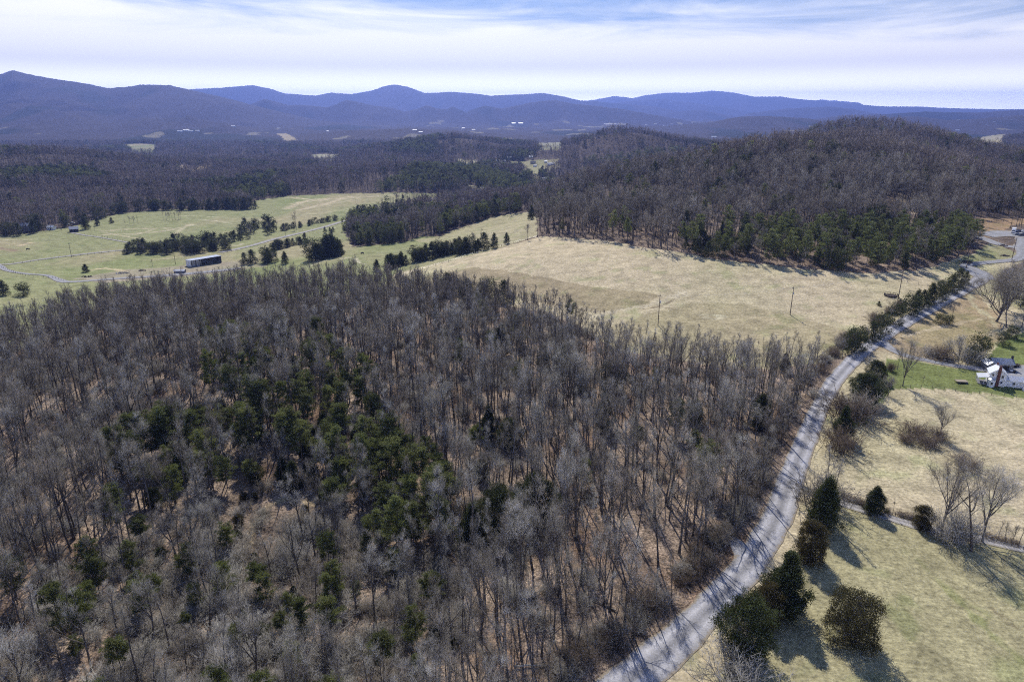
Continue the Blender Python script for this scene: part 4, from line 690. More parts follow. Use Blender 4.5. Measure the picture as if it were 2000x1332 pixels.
# heights on the terrain, apparent size, who is an object of its own
X = np.array([i['x'] for i in items]); Y = np.array([i['y'] for i in items]); Zg = H(X, Y)
U_, V_ = proj(X, Y, Zg + np.array([i['h'] for i in items]) * .6)
vis = (U_ > -5) & (U_ < 2005) & (V_ > 0) & (V_ < 1345) & (Y > 20)
def fam(it): return dict(bare='bare_tree', pine='pine_tree', ceda='cedar_tree', bron='cedar_tree', brus='shrub')[it['k'][:4]]
size = np.array([i['h'] for i in items]) / np.maximum(np.hypot(X, Y), 1); own = np.array([i['own'] for i in items])
fams = np.array([fam(i) for i in items])
for f_, lim in (('bare_tree', 300), ('pine_tree', 290), ('cedar_tree', 300), ('shrub', 290)):
    q = np.where((fams == f_) & ~own & vis & (np.array([not i['label'].startswith('far') for i in items])))[0]; q = q[np.argsort(-size[q])]; left = lim - int(((fams == f_) & own).sum()); own[q[:max(left, 0)]] = True
print('own', {f_: int(((fams == f_) & own).sum()) for f_ in set(fams)})
DONOR = {}
ORD = 'first second third fourth fifth sixth seventh eighth ninth tenth eleventh twelfth thirteenth fourteenth fifteenth sixteenth seventeenth eighteenth nineteenth twentieth'.split()
ORD += ['twenty-' + o for o in ORD[:9]] + ['thirtieth'] + ['thirty-' + o for o in ORD[:9]] + ['fortieth']
Ub, Vb = proj(X, Y, Zg); grp = {}
for i in np.where(own)[0]:
    if items[i]['group']: grp.setdefault((items[i]['label'], items[i]['group']), []).append(i)
rows_ = ('at the bottom edge', 'in the lower part', 'in the lower middle', 'in the middle', 'in the upper middle')
cols_ = ('far left', 'left', 'left of centre', 'centre', 'right of centre', 'right', 'far right')
SHORT = dict([('dark cedar in the large valley cedar clump', 'cedar of the large valley clump'), ('small bushy cedar in the scrub below the woodland gap', 'small cedar below the gap'), ('young pine scattered below the woodland gap', 'young pine below the gap'), ('small dark cedar within the pine patch', 'cedar in the pine patch'), ('bare tree poking out of the dense pine patch', 'bare tree in the pine patch'), ('low grey brush in the grassy woodland gap', 'brush in the gap'), ('spindly understorey sapling of the near wood', 'understorey sapling'), ('bare tree growing within the cedar hedge along the gravel road', 'bare tree in the cedar hedge by the gravel road'), ('straight tall bare tree in the eastern stand above pale leaf litter', 'bare tree of the eastern stand'), ('tall bare tree within a few steps of the gravel road on its wooded side', 'bare tree lining the gravel road'), ('bare tree on the rust-brown western slope of the near wood', 'bare tree of the western slope'), ('slim pine scattered among bare trunks behind the pine patch', 'pine behind the pine patch'), ('green pine in the dense patch amid the leafless wood', 'pine of the dense patch'), ('evergreen in the dark belt at the foot of the big hill', 'evergreen of the hill-foot belt'), ('grey leafless scrub below the woodland gap', 'leafless scrub below the gap'), ('bare tree in the scrub below the woodland gap', 'bare tree below the gap'), ('leafless understorey shrub in a thin spot of the wood', 'understorey shrub of the near wood'), ('leafless brush on the wooded verge of the gravel road', 'brush on the wooded verge')])
for (lb_, g_), L_ in grp.items():
    L_.sort(key=lambda i: Ub[i]); n = len(L_)
    if n <= 1: items[L_[0]]['group'] = None; continue
    hs = sorted(items[i]['h'] for i in L_)
    lb0 = lb_; lb_ = SHORT.get(lb_, lb_)
    for k, i in enumerate(L_):
        if n <= 40: items[i]['label'] = lb_ + ', ' + ORD[k] + ' from the left'
        else:
            it = items[i]; sz = 'tallest' if it['h'] >= hs[int(n * .75)] else 'shorter' if it['h'] < hs[n // 3] else 'mid-height'; fm_ = 'slim' if it['w'] < 1.0 else 'broad'
            u0, u1 = Ub[L_[0]], Ub[L_[-1]]; c_ = cols_[min(6, int(7 * (Ub[i] - u0) / (u1 - u0 + 1)))]; r_ = int(np.clip((1400 - Vb[i]) / 110, 0, 4))
            if 'belt' in lb_: vv = sorted(Vb[j] for j in L_); rk = ('back rank', 'middle rank', 'front rank')[min(2, int(3 * vv.index(Vb[i]) / n))]; it['label'] = f"{sz} {fm_} {'cedar' if fams[i] == 'cedar_tree' else 'pine' if fams[i] == 'pine_tree' else 'bare tree'} of the hill-foot belt, {rk}, {c_}"; continue
            it['label'] = f"{sz} {fm_} {lb_}, {c_}" + (' ' + rows_[r_] if max(Vb[L_]) - min(Vb[L_]) > 150 else (', back', ', middle depth', ', front')[min(2, int(3 * sorted(Vb[j] for j in L_).index(Vb[i]) / n))])
            it['group'] = g_
bad = [items[i]['label'] for i in np.where(own)[0] if not 4 <= len(items[i]['label'].replace('-', ' ').split()) <= 16]; print('bad labels', set(bad))
def variant(it):
    n = len(PR[it['k']]); v = it['var'] if it['var'] is not None else int(rng.integers(n)); return v % n
rots = rng.uniform(0, 2 * math.pi, len(items)); var = [variant(i) for i in items]
for i in np.where(own)[0]:
    it = items[i]; s = it['h'] / PH[it['k']]; me_ = PR[it['k']][var[i]]; sh = it['k'].startswith('brush')
    nm = {'bare_tree': 'bare_tree', 'pine_tree': 'pine_tree', 'cedar_tree': 'cedar_tree', 'shrub': 'shrub'}[fams[i]]
    e = bpy.data.objects.new(nm, me_[0] if sh else None); scene.collection.objects.link(e)
    e.location = (X[i], Y[i], Zg[i] - 0.05); tl = rng.normal(size=2) * (.02 if not sh else 0); e.rotation_euler = (tl[0], tl[1], rots[i]); e.scale = (s * it['w'], s * it['w'], s)
    e['label'] = it['label']; e['category'] = 'shrub' if sh else 'tree'
    if it['group']: e['group'] = it['group']
    if sh: parts_ = (e,)
    else: parts_ = (link('trunk', me_[0], e), link('crown', me_[1], e))
    DONOR.setdefault((it['k'], var[i]), parts_)
# -- the rest of each kind: one object of kind stuff, its trees instanced from those that stand as objects
def stuff(name, kinds, **pr):
    sel = [i for i in range(len(items)) if not own[i] and items[i]['k'] in kinds]
    donors = sorted([k for k in DONOR if k[0] in kinds]); byk = {}
    for n_, k in enumerate(donors): byk.setdefault(k[0], []).append(n_)
    sel = [i for i in sel if items[i]['k'] in byk]
    miss = set(kinds) - set(byk); 
    if miss: print('NO DONOR', name, miss)
    pts = np.array([(X[i], Y[i], Zg[i] - .05) for i in sel], np.float32)
    me = bpy.data.meshes.new(name); me.vertices.add(len(pts)); me.vertices.foreach_set('co', pts.ravel())
    a = me.attributes.new('pick', 'INT', 'POINT'); a.data.foreach_set('value', np.array([byk[items[i]['k']][int(rng.integers(len(byk[items[i]['k']])))] for i in sel], np.int32))
    a = me.attributes.new('turn', 'FLOAT_VECTOR', 'POINT'); a.data.foreach_set('vector', np.stack([rng.normal(size=len(sel)) * .03, rng.normal(size=len(sel)) * .03, rots[sel]], -1).astype(np.float32).ravel())
    S = np.array([items[i]['h'] / PH[items[i]['k']] for i in sel]); Wf = np.array([items[i]['w'] for i in sel])
    a = me.attributes.new('size', 'FLOAT_VECTOR', 'POINT'); a.data.foreach_set('vector', np.stack([S * Wf, S * Wf, S], -1).astype(np.float32).ravel())
    me.update(); o = link(name, me, kind='stuff', **pr)
    ng = bpy.data.node_groups.new(name, 'GeometryNodeTree'); ng.interface.new_socket('Geometry', in_out='INPUT', socket_type='NodeSocketGeometry'); ng.interface.new_socket('Geometry', in_out='OUTPUT', socket_type='NodeSocketGeometry')
    gi = ng.nodes.new('NodeGroupInput'); go = ng.nodes.new('NodeGroupOutput'); jl = ng.nodes.new('GeometryNodeJoinGeometry')
    for k in reversed(donors):      # join lists its last link first
        jp = ng.nodes.new('GeometryNodeJoinGeometry')
        for ob in DONOR[k]:
            oi = ng.nodes.new('GeometryNodeObjectInfo'); oi.inputs['Object'].default_value = ob; oi.transform_space = 'ORIGINAL'; ng.links.new(oi.outputs['Geometry'], jp.inputs[0])
        g2i = ng.nodes.new('GeometryNodeGeometryToInstance'); ng.links.new(jp.outputs[0], g2i.inputs[0]); ng.links.new(g2i.outputs[0], jl.inputs[0])
    iop = ng.nodes.new('GeometryNodeInstanceOnPoints'); ng.links.new(gi.outputs[0], iop.inputs['Points']); ng.links.new(jl.outputs[0], iop.inputs['Instance']); iop.inputs['Pick Instance'].default_value = True
    for nm, ty, sk in (('pick', 'INT', 'Instance Index'), ('turn', 'FLOAT_VECTOR', 'Rotation'), ('size', 'FLOAT_VECTOR', 'Scale')):
        na_ = ng.nodes.new('GeometryNodeInputNamedAttribute'); na_.data_type = ty; na_.inputs['Name'].default_value = nm; ng.links.new(na_.outputs['Attribute'], iop.inputs[sk])
    ng.links.new(iop.outputs[0], go.inputs[0]); md = o.modifiers.new('instances', 'NODES'); md.node_group = ng; print(name, len(sel), [k for k in donors])
stuff('bare_woodland', ('bareA', 'bareO', 'bareM', 'bareF'))
stuff('evergreen_woodland', ('pineA', 'pineM', 'pineF', 'cedarA', 'bronzeA', 'cedarM', 'cedarF'))
stuff('undergrowth', ('brushA', 'brushR'))
# ---------------- buildings, vehicles, poles, fences, animals ----------------
def simple(name, col, rough=0.7, spec=0.3, metal=0.0, nzs=2.0, amp=(0.85, 1.12), scl=None):
    m, t, b = mat(name, col, rough, spec, metal); tcn = N(t, 'ShaderNodeTexCoord'); n = nz(t, tcn.outputs['Object'], nzs, 4, 0.6, 0, scl); r = ramp(t, [(0.3, amp[0]), (0.7, amp[1])]); t.links.new(n, r.inputs[0])
    rgb = N(t, 'ShaderNodeRGB'); rgb.outputs[0].default_value = (*col, 1); t.links.new(mulnode(t, rgb.outputs[0], r.outputs[0]), b.inputs['Base Color']); return m
S_white = simple('white_siding', (0.74, 0.74, 0.75), .6, scl=(.3, .3, 8)); S_metal = simple('pale_metal_roof', (0.66, 0.68, 0.72), .38, .5, .25, scl=(6, .4, 1)); S_gmetal = simple('grey_metal_roof', (0.36, 0.38, 0.43), .45, .5, .3, scl=(6, .4, 1))
S_grey = simple('weathered_grey_boards', (0.24, 0.23, 0.24), .85, scl=(8, 8, .5)); S_dark = simple('dark_interior_boards', (0.035, 0.033, 0.035), .9); S_brick = simple('red_brick', (0.13, 0.06, 0.05), .9, nzs=8, amp=(.6, 1.3)); S_glass = simple('window_glass', (0.02, 0.025, 0.035), .12, .6)
S_wood = simple('treated_pole_wood', (0.13, 0.10, 0.08), .9, scl=(6, 6, .4)); S_plank = simple('sun_bleached_planks', (0.34, 0.29, 0.22), .9, scl=(1, 9, 1)); S_black = simple('black_rubber', (0.018, 0.018, 0.02), .8); S_log = simple('dark_log_wall', (0.075, 0.06, 0.055), .85, scl=(.4, .4, 9)); S_shing = simple('charcoal_shingles', (0.10, 0.10, 0.115), .9, nzs=4)
S_truck = simple('white_vehicle_paint', (0.8, 0.8, 0.8), .35, .5); S_steel = simple('galvanised_steel', (0.4, 0.4, 0.42), .45, .5, .7); S_cow = simple('black_hide', (0.022, 0.02, 0.02), .8); S_tan = simple('tan_siding', (0.45, 0.40, 0.33), .7, scl=(.3, .3, 8)); S_red = simple('red_barn_boards', (0.25, 0.07, 0.05), .8); S_rub = simple('scrap_grey', (0.28, 0.27, 0.27), .8, amp=(.3, 1.6))
S_bark = M_bark
class Q:      # quads and prisms gathered into one mesh
    def __init__(s): s.V = []; s.F = []
    def poly(s, V, F): n = len(s.V); s.V += [tuple(v) for v in V]; s.F += [tuple(i + n for i in f) for f in F]; return s
    def box(s, c, d, rz=0.0, taper=1.0):
        V = []; ca, sa = math.cos(rz), math.sin(rz)
        for z in (-.5, .5):
            k = taper if z > 0 else 1
            for x, y in ((-.5, -.5), (.5, -.5), (.5, .5), (-.5, .5)): X_ = x * d[0] * k; Y_ = y * d[1] * k; V.append((c[0] + X_ * ca - Y_ * sa, c[1] + X_ * sa + Y_ * ca, c[2] + z * d[2]))
        return s.poly(V, [(0, 3, 2, 1), (4, 5, 6, 7), (0, 1, 5, 4), (1, 2, 6, 5), (2, 3, 7, 6), (3, 0, 4, 7)])
    def tube(s, a, b, r0, r1=None, n=8):
        r1 = r0 if r1 is None else r1; a = Vector(a); b = Vector(b); d = (b - a).normalized(); u = d.orthogonal().normalized(); w = d.cross(u); V = []
        for p, r in ((a, r0), (b, r1)): V += [p + r * (u * math.cos(t) + w * math.sin(t)) for t in [2 * math.pi * i / n for i in range(n)]]
        return s.poly(V, [(i, (i + 1) % n, n + (i + 1) % n, n + i) for i in range(n)] + [tuple(range(n - 1, -1, -1)), tuple(range(n, 2 * n))])
    def prism(s, prof, y0, y1):      # profile in x,z pushed along y
        n = len(prof); V = [(x, y0, z) for x, z in prof] + [(x, y1, z) for x, z in prof]; return s.poly(V, [(i, (i + 1) % n, n + (i + 1) % n, n + i) for i in range(n)] + [tuple(range(n - 1, -1, -1)), tuple(range(n, 2 * n))])
    def rot(s, a):
        ca, sa = math.cos(a), math.sin(a); s.V = [(x * ca - y * sa, x * sa + y * ca, z) for x, y, z in s.V]; return s
    def move(s, dx, dy, dz=0): s.V = [(x + dx, y + dy, z + dz) for x, y, z in s.V]; return s
    def make(s, name, m, parent=None, bevel=0, **pr):
        me = bpy.data.meshes.new(name); me.from_pydata(s.V, [], s.F); me.materials.append(m); me.update()
        import bmesh; bm = bmesh.new(); bm.from_mesh(me); bmesh.ops.recalc_face_normals(bm, faces=bm.faces[:]); bm.to_mesh(me); bm.free()
        o = link(name, me, parent, **pr)
        if bevel: md = o.modifiers.new('bevel', 'BEVEL'); md.width = bevel; md.segments = 2; md.limit_method = 'ANGLE'
        return o
def thing(name, u, v, rz, label, cat, group=None, dz=0.0, xyz=None):
    x, y, z = xyz or [float(q[0]) for q in hit(u, v)]
    e = bpy.data.objects.new(name, None); scene.collection.objects.link(e); e.location = (x, y, z + dz); e.rotation_euler = (0, 0, R(rz)); e['label'] = label; e['category'] = cat
    if group: e['group'] = group
    return e
def gable(L_, Wd, he, hr, cx=0, cy=0, ridge='x', base=-1.2):   # walls of a gabled block, ridge along x or y
    q = Q(); q.prism([(-Wd / 2, base), (Wd / 2, base), (Wd / 2, he), (0, hr), (-Wd / 2, he)], -L_ / 2, L_ / 2)
    if ridge == 'x': q.rot(-math.pi / 2)
    return q.move(cx, cy)
def groof(L_, Wd, he, hr, cx=0, cy=0, ridge='x', ov=0.3, th=0.1, lift=0.02):
    q = Q(); sl_ = (hr - he) / (Wd / 2); w = Wd / 2 + ov; z0 = he - sl_ * ov + lift; z1 = hr + lift
    q.prism([(-w, z0), (0, z1), (w, z0), (w, z0 + th), (0, z1 + th), (-w, z0 + th)], -L_ / 2 - ov, L_ / 2 + ov)
    if ridge == 'x': q.rot(-math.pi / 2)
    return q.move(cx, cy)
def window(p, x, y, z, w, h, face='y-', m=S_white):
    sx = (w, .06) if face[0] == 'y' else (.06, w); s_ = -1 if face[1] == '-' else 1; ox, oy = (0, s_ * .02) if face[0] == 'y' else (s_ * .02, 0)
    f = Q(); fw = .08
    for dx, dz, ww, hh in ((0, h / 2 + fw / 2, w + 2 * fw, fw), (0, -h / 2 - fw / 2, w + 2 * fw, fw), (-w / 2 - fw / 2, 0, fw, h), (w / 2 + fw / 2, 0, fw, h)):
        f.box((x + (dx if face[0] == 'y' else 0) + ox, y + (dx if face[0] == 'x' else 0) + oy, z + dz), (ww, .09, hh) if face[0] == 'y' else (.09, ww, hh))
    fr = f.make('window', m, p); Q().box((x + ox * .6, y + oy * .6, z), (sx[0], sx[1], h)).make('pane', S_glass, fr); return fr
def house(u, v, rz, L_, Wd, he, hr, wm, rm, label, cat='house', name='house', wins=2, door=True, chim=False, group=None, dz=0):
    t_ = thing(name, u, v, rz, label, cat, group, dz); gable(L_, Wd, he, hr).make('wall', wm, t_); r_ = groof(L_, Wd, he, hr).make('roof', rm, t_)
    if chim: Q().box((L_ * .2, 0, hr + .2), (.5, .5, 1.1)).make('chimney', S_brick, r_)
    for k in range(wins): window(t_, -L_ / 2 + L_ * (k + 1) / (wins + 1 + (1 if door else 0)), -Wd / 2, he * .55, .7, .8)
    if door: Q().box((L_ / 2 - L_ / (wins + 2), -Wd / 2 - .02, .8), (.8, .08, 1.6)).make('door', S_dark, t_)
    return t_
# farmhouse
fh = thing('farmhouse', 1945, 754, -26, 'white two-storey farmhouse with brick chimney and pale metal roofs on the green lawn', 'house')
gable(4.4, 4.2, 3.9, 5.5, 0, 2.2, 'y').make('wall', S_white, fh); rf = groof(4.4, 4.2, 3.9, 5.5, 0, 2.2, 'y', .3).make('roof', S_metal, fh)
Q().box((0.0, 3.9, 5.7), (.5, .5, .9)).make('chimney', S_brick, rf)
Q().box((.1, -.25, 2.4), (.75, .46, 7.0)).box((.1, -.25, 6.0), (.5, .4, 1.2)).make('chimney', S_brick, fh)
gable(4.3, 2.8, 2.1, 3.1, 4.27, 2.2, 'x').make('wing_wall', S_white, fh); groof(4.3, 2.8, 2.1, 3.1, 4.3, 2.2, 'x', .25).make('wing_roof', S_metal, fh)
gable(2.4, 3.0, 2.1, 3.0, 7.65, 2.6, 'x').make('rear_wing_wall', S_white, fh); groof(2.6, 3.0, 2.1, 3.0, 7.9, 2.6, 'x', .25, lift=.06).make('rear_wing_roof', S_metal, fh)
pr_ = Q().poly([(6.5, -.9, 1.95), (9.3, -.9, 1.95), (9.3, 1.1, 2.35), (6.5, 1.1, 2.35), (6.5, -.9, 2.05), (9.3, -.9, 2.05), (9.3, 1.1, 2.45), (6.5, 1.1, 2.45)], [(0, 3, 2, 1), (4, 5, 6, 7), (0, 1, 5, 4), (1, 2, 6, 5), (2, 3, 7, 6), (3, 0, 4, 7)]).make('porch_roof', S_metal, fh)
Q().box((7.9, .1, .1), (2.8, 2.0, .5)).make('porch_floor', S_white, fh)
for px_ in (6.6, 7.9, 9.2): Q().box((px_, -.8, 1.15), (.14, .14, 1.6)).make('post', S_white, fh)
Q().poly([(-4.9, -.2, 2.0), (-2.13, -.2, 2.5), (-2.13, 3.8, 2.5), (-4.9, 3.8, 2.0), (-4.9, -.2, 2.12), (-2.13, -.2, 2.62), (-2.13, 3.8, 2.62), (-4.9, 3.8, 2.12)], [(0, 3, 2, 1), (4, 5, 6, 7), (0, 1, 5, 4), (1, 2, 6, 5), (2, 3, 7, 6), (3, 0, 4, 7)]).make('porch_roof', S_metal, fh)
Q().box((-3.45, 1.8, .05), (2.5, 3.8, .5)).make('porch_floor', S_grey, fh)
for px_, py_ in ((-4.7, -.05), (-4.7, 1.8), (-4.7, 3.65), (-3.2, -.05)): Q().box((px_, py_, 1.15), (.14, .14, 1.75)).make('post', S_white, fh)
hx = Q(); n6 = [(-1.45 + .95 * math.cos(a), -.75 + .95 * math.sin(a)) for a in [math.pi / 3 * k for k in range(6)]]
hx.poly([(x, y, -.8) for x, y in n6] + [(x, y, 2.2) for x, y in n6], [(i, (i + 1) % 6, 6 + (i + 1) % 6, 6 + i) for i in range(6)] + [(5, 4, 3, 2, 1, 0), (6, 7, 8, 9, 10, 11)]).make('bay', S_white, fh)
Q().poly([(-1.45 + 1.15 * (x + 1.45), -.75 + 1.15 * (y + .75), 2.2) for x, y in n6] + [(-1.45, -.75, 2.75)], [(i, (i + 1) % 6, 6) for i in range(6)] + [(5, 4, 3, 2, 1, 0)]).make('bay_roof', S_metal, fh)
window(fh, -1.45, -1.58, 1.2, .5, .8); window(fh, 1.15, 0, 3.1, .5, .75); window(fh, 1.15, 0, 1.35, .5, .75); window(fh, -1.3, 0, 3.4, .5, .7); window(fh, 4.4, .8, 1.2, .55, .65); window(fh, 7.2, 1.1, 1.1, .5, .6)
Q().box((8.2, 1.08, 1.1), (.6, .06, 1.5)).make('door', S_dark, fh)
ob_ = thing('outbuilding', 1955, 724, -8, 'grey boarded garage with grey metal roof behind the white farmhouse', 'garage')
gable(6.0, 3.2, 2.3, 3.6, .4, 1.6).make('wall', S_grey, ob_); rf = groof(6.0, 3.2, 2.3, 3.6, .4, 1.6).make('roof', S_gmetal, ob_); Q().box((3.3, 1.6, 3.9), (.5, .5, 1.3)).make('chimney', S_dark, rf)
gable(4.2, 2.6, 2.0, 2.9, -3.3, 1.2, 'y').make('wing_wall', S_grey, ob_); groof(4.2, 2.6, 2.0, 2.9, -3.3, 1.2, 'y', .2).make('wing_roof', S_gmetal, ob_)
Q().box((1.2, -.03, .8), (1.8, .06, 1.7)).make('door', S_dark, ob_); window(ob_, -1.2, 0, 1.4, .5, .5); window(ob_, -3.3, -.9, 1.3, .4, .5)
wd = thing('wooden_deck', 1877, 747, -8, 'low grey-brown plank platform alone on the mown lawn', 'platform')
Q().box((0, 0, .55), (3.2, 1.9, .12)).make('deck_boards', S_plank, wd)
for a in ((-1.4, -.8), (1.4, -.8), (-1.4, .8), (1.4, .8)): Q().box((a[0], a[1], .2), (.15, .15, .58)).make('leg', S_wood, wd)
Q().box((0, -.93, .33), (3.0, .05, .28)).make('skirt', S_dark, wd)
tp = thing('trampoline', 1853, 706, 0, 'dark round trampoline beside the drive above the lawn', 'trampoline')
Q().tube((0, 0, .62), (0, 0, .68), 1.35, n=24).make('mat', S_black, tp)
fr = Q(); [fr.tube((1.45 * math.cos(a), 1.45 * math.sin(a), .65), (1.45 * math.cos(a + .27), 1.45 * math.sin(a + .27), .65), .05, n=6) for a in [k * math.pi / 12 for k in range(24)]]; fr.make('rim', S_steel, tp)
for k in range(6): a = k * math.pi / 3; Q().tube((1.45 * math.cos(a), 1.45 * math.sin(a), -.1), (1.45 * math.cos(a), 1.45 * math.sin(a), .65), .04, n=6).make('leg', S_steel, tp)
def wheels(p, pts, r, w, m=S_black):
    for x, y in pts: Q().tube((x, y - w / 2, r), (x, y + w / 2, r), r, n=14).make('wheel', m, p)
tl = thing('flatbed_trailer', 1982, 717, 5, 'dark flatbed trailer loaded with logs beside the grey garage', 'trailer')
Q().box((0, 0, .6), (2.9, 1.3, .14)).box((1.8, 0, .5), (1.0, .12, .1)).make('bed', S_dark, tl); wheels(tl, [(-.3, -.7), (-.3, .7), (-.9, -.7), (-.9, .7)], .3, .2)
for k in range(4): tube_ = Q().tube((-1.3, -.45 + .3 * k, .84 + .1 * (k % 2)), (1.25, -.45 + .3 * k, .84 + .1 * (k % 2)), .16, .13).make('log', S_wood, None); tube_.location = tl.location; tube_.rotation_euler = tl.rotation_euler; tube_['label'] = 'dark log lying on the flatbed trailer beside the garage'; tube_['category'] = 'log'; tube_['group'] = 'logs on the trailer'
tr_ = thing('garden_tractor', 1977, 728, 140, 'small pale garden tractor parked between farmhouse and garage', 'tractor')
Q().box((.35, 0, .62), (.8, .45, .4)).box((-.35, 0, .5), (.7, .5, .2)).make('body', S_truck, tr_, .05); Q().box((-.4, 0, .75), (.35, .4, .12)).box((-.6, 0, .92), (.08, .4, .35)).make('seat', S_black, tr_); wheels(tr_, [(-.5, -.4), (-.5, .4)], .38, .2); wheels(tr_, [(.6, -.33), (.6, .33)], .22, .14)
# log house in the woods
lh = thing('log_house', 1752, 437, 4, 'dark charcoal-roofed house half hidden by trunks on the wooded hillside', 'house', dz=.5)
gable(9.5, 5.5, 3.6, 6.0, 0, 2.7).make('wall', S_log, lh); rf = groof(9.5, 5.5, 3.6, 6.0, 0, 2.7, 'x', .5).make('roof', S_shing, lh); groof(2.6, 3.0, 4.0, 5.3, 0, .9, 'y', .3).make('dormer_roof', S_shing, rf); gable(2.6, 2.6, 4.0, 5.2, 0, .9, 'y', 3.4).make('dormer', S_log, rf)
Q().box((0, -1.4, 1.6), (9.5, 2.6, .18)).make('deck', S_plank, lh)
for k in range(5): Q().box((-4.6 + 2.3 * k, -2.6, .8), (.2, .2, 3.6)).make('post', S_wood, lh)
for k in range(3): window(lh, -3 + 3 * k, -.05, 2.5, 1.0, 1.2, m=S_log)
Q().box((0, -2.65, 2.3), (9.5, .06, .08)).box((0, -2.65, 2.0), (9.5, .04, .05)).make('railing', S_plank, lh)
# long shed and its neighbours across the near wood
ls = thing('long_shed', 374, 522, 50, 'long open-fronted shed with white end wall and pale blue metal roof', 'shed', dz=.2)
Lz, Wz = 22.0, 7.5
Q().box((.06, Wz / 2, 1.6), (.12, Wz, 5.2)).make('end_wall', S_white, ls); Q().box((Lz - .06, Wz / 2, 1.6), (.12, Wz, 5.0)).make('end_wall', S_grey, ls); Q().box((Lz / 2, Wz - .1, 1.4), (Lz - .3, .14, 4.6)).make('rear_wall', S_grey, ls)
Q().poly([(-.3, -.5, 4.3), (Lz + .3, -.5, 4.3), (Lz + .3, Wz + .3, 3.9), (-.3, Wz + .3, 3.9), (-.3, -.5, 4.45), (Lz + .3, -.5, 4.45), (Lz + .3, Wz + .3, 4.05), (-.3, Wz + .3, 4.05)], [(0, 3, 2, 1), (4, 5, 6, 7), (0, 1, 5, 4), (1, 2, 6, 5), (2, 3, 7, 6), (3, 0, 4, 7)]).make('roof', simple('blue_grey_metal_roof', (.40, .45, .55), .5, .4), ls)
for k in range(8): Q().box((.4 + k * (Lz - .8) / 7, 0, 1.6), (.22, .22, 5.2)).make('post', S_dark, ls)
Q().box((Lz * .18, .25, 1.9), (Lz * .3, .1, 4.4)).make('front_panel', S_gmetal, ls)
sh2 = thing('low_shed', 352, 533, 4, 'low grey-roofed open shed just before the long shed', 'shed')
gable(6.5, 3.5, 1.7, 2.3).make('wall', S_grey, sh2); groof(6.5, 3.5, 1.7, 2.3, ov=.4).make('roof', S_gmetal, sh2)
for k, (u, v, n, w, lb_) in enumerate([(236, 534, 60, 7, 'grey heap of scrap metal on the pale dirt bank by the lane'), (168, 541, 40, 6, 'jumble of dark logs and rubble below the round evergreen'), (278, 529, 40, 4, 'round dark brush pile on the pale dirt bank'), (1898, 486, 40, 3.5, 'dark brush pile at the bank beside the parking lot'), (1885, 512, 50, 5, 'flattened brush heap on the grass beside the lane'), (1962, 500, 30, 2.6, 'small brush heap on the lane-side grass'), (1958, 480, 60, 4, 'dark mound of brush inside the turning loop')]):
    hp = Q()
    for j in range(n):
        a = rng.uniform(0, 6.28); r = w * .5 * math.sqrt(rng.uniform()); z = max(0, .9 * (1 - r / (w * .5))) * rng.uniform(.1, 1); hp.box((r * math.cos(a) * 1.4, r * math.sin(a), z), (rng.uniform(.3, 1.6), rng.uniform(.12, .5), rng.uniform(.1, .45)), rng.uniform(0, 3.1))
    x_, y_, z_ = [float(q[0]) for q in hit(u, v)]; hp.make('brush_pile' if k > 1 else 'scrap_heap' if k == 0 else 'rubble_heap', S_rub if k == 0 else S_log, None, loc=(x_, y_, z_), label=lb_, category='heap')
# valley farmstead
house(53, 453, 8, 7.5, 6.5, 6.0, 8.0, S_grey, S_gmetal, 'tall grey weathered farmhouse among bare yard trees across the valley', wins=3, chim=True, name='farmhouse')
house(101, 449, -8, 6, 4.5, 2.6, 4.2, S_white, S_metal, 'small pale-roofed shed between the grey farmhouse and the dark barn', 'shed', 'shed', 1)
house(145, 453, 35, 7, 5, 2.8, 4.8, S_dark, S_gmetal, 'small dark barn with grey roof at the woodland edge of the pasture', 'barn', 'barn', 0)
# vehicles
def car(u, v, rz, m, label, kind='car', s=.85, group=None):
    t_ = thing('parked_car' if kind == 'car' else 'pickup_truck', u, v, rz, label, 'car' if kind == 'car' else 'pickup', group); t_.scale = (s, s, s)
    if kind == 'car': prof = [(-2.2, .35), (2.2, .35), (2.25, .75), (1.2, .95), (-2.1, 1.0), (-2.25, .7)]; cab = [(-1.9, .98), (1.05, .93), (.45, 1.45), (-1.4, 1.47)]
    else: prof = [(-2.6, .45), (2.6, .45), (2.65, .95), (1.5, 1.12), (-2.6, 1.12)]; cab = [(-.5, 1.1), (1.5, 1.1), (1.0, 1.75), (-.4, 1.78)]
    b_ = Q().prism(prof, -.88, .88).make('body', m, t_, .06); Q().prism([(x * .99, z) for x, z in cab], -.76, .76).make('windows', S_glass, t_, .05); zt = cab[2][1]; Q().prism([(cab[3][0] - .05, zt - .06), (cab[2][0] + .05, zt - .06), (cab[2][0] - .02, zt + .05), (cab[3][0] + .02, zt + .05)], -.74, .74).make('roof', m, t_)
    wheels(t_, [(-1.4, -.85), (-1.4, .85), (1.4, -.85), (1.4, .85)], .34, .22); return t_
P_silver = simple('silver_paint', (.45, .46, .48), .3, .5, .4); P_darkp = simple('black_paint', (.02, .02, .025), .25, .5); P_blue = simple('dark_blue_paint', (.03, .05, .12), .3, .5)
bt = thing('box_truck', 1979, 455, 52, 'white box truck at the row end in the gravel parking lot', 'truck'); bt.scale = (.85,) * 3
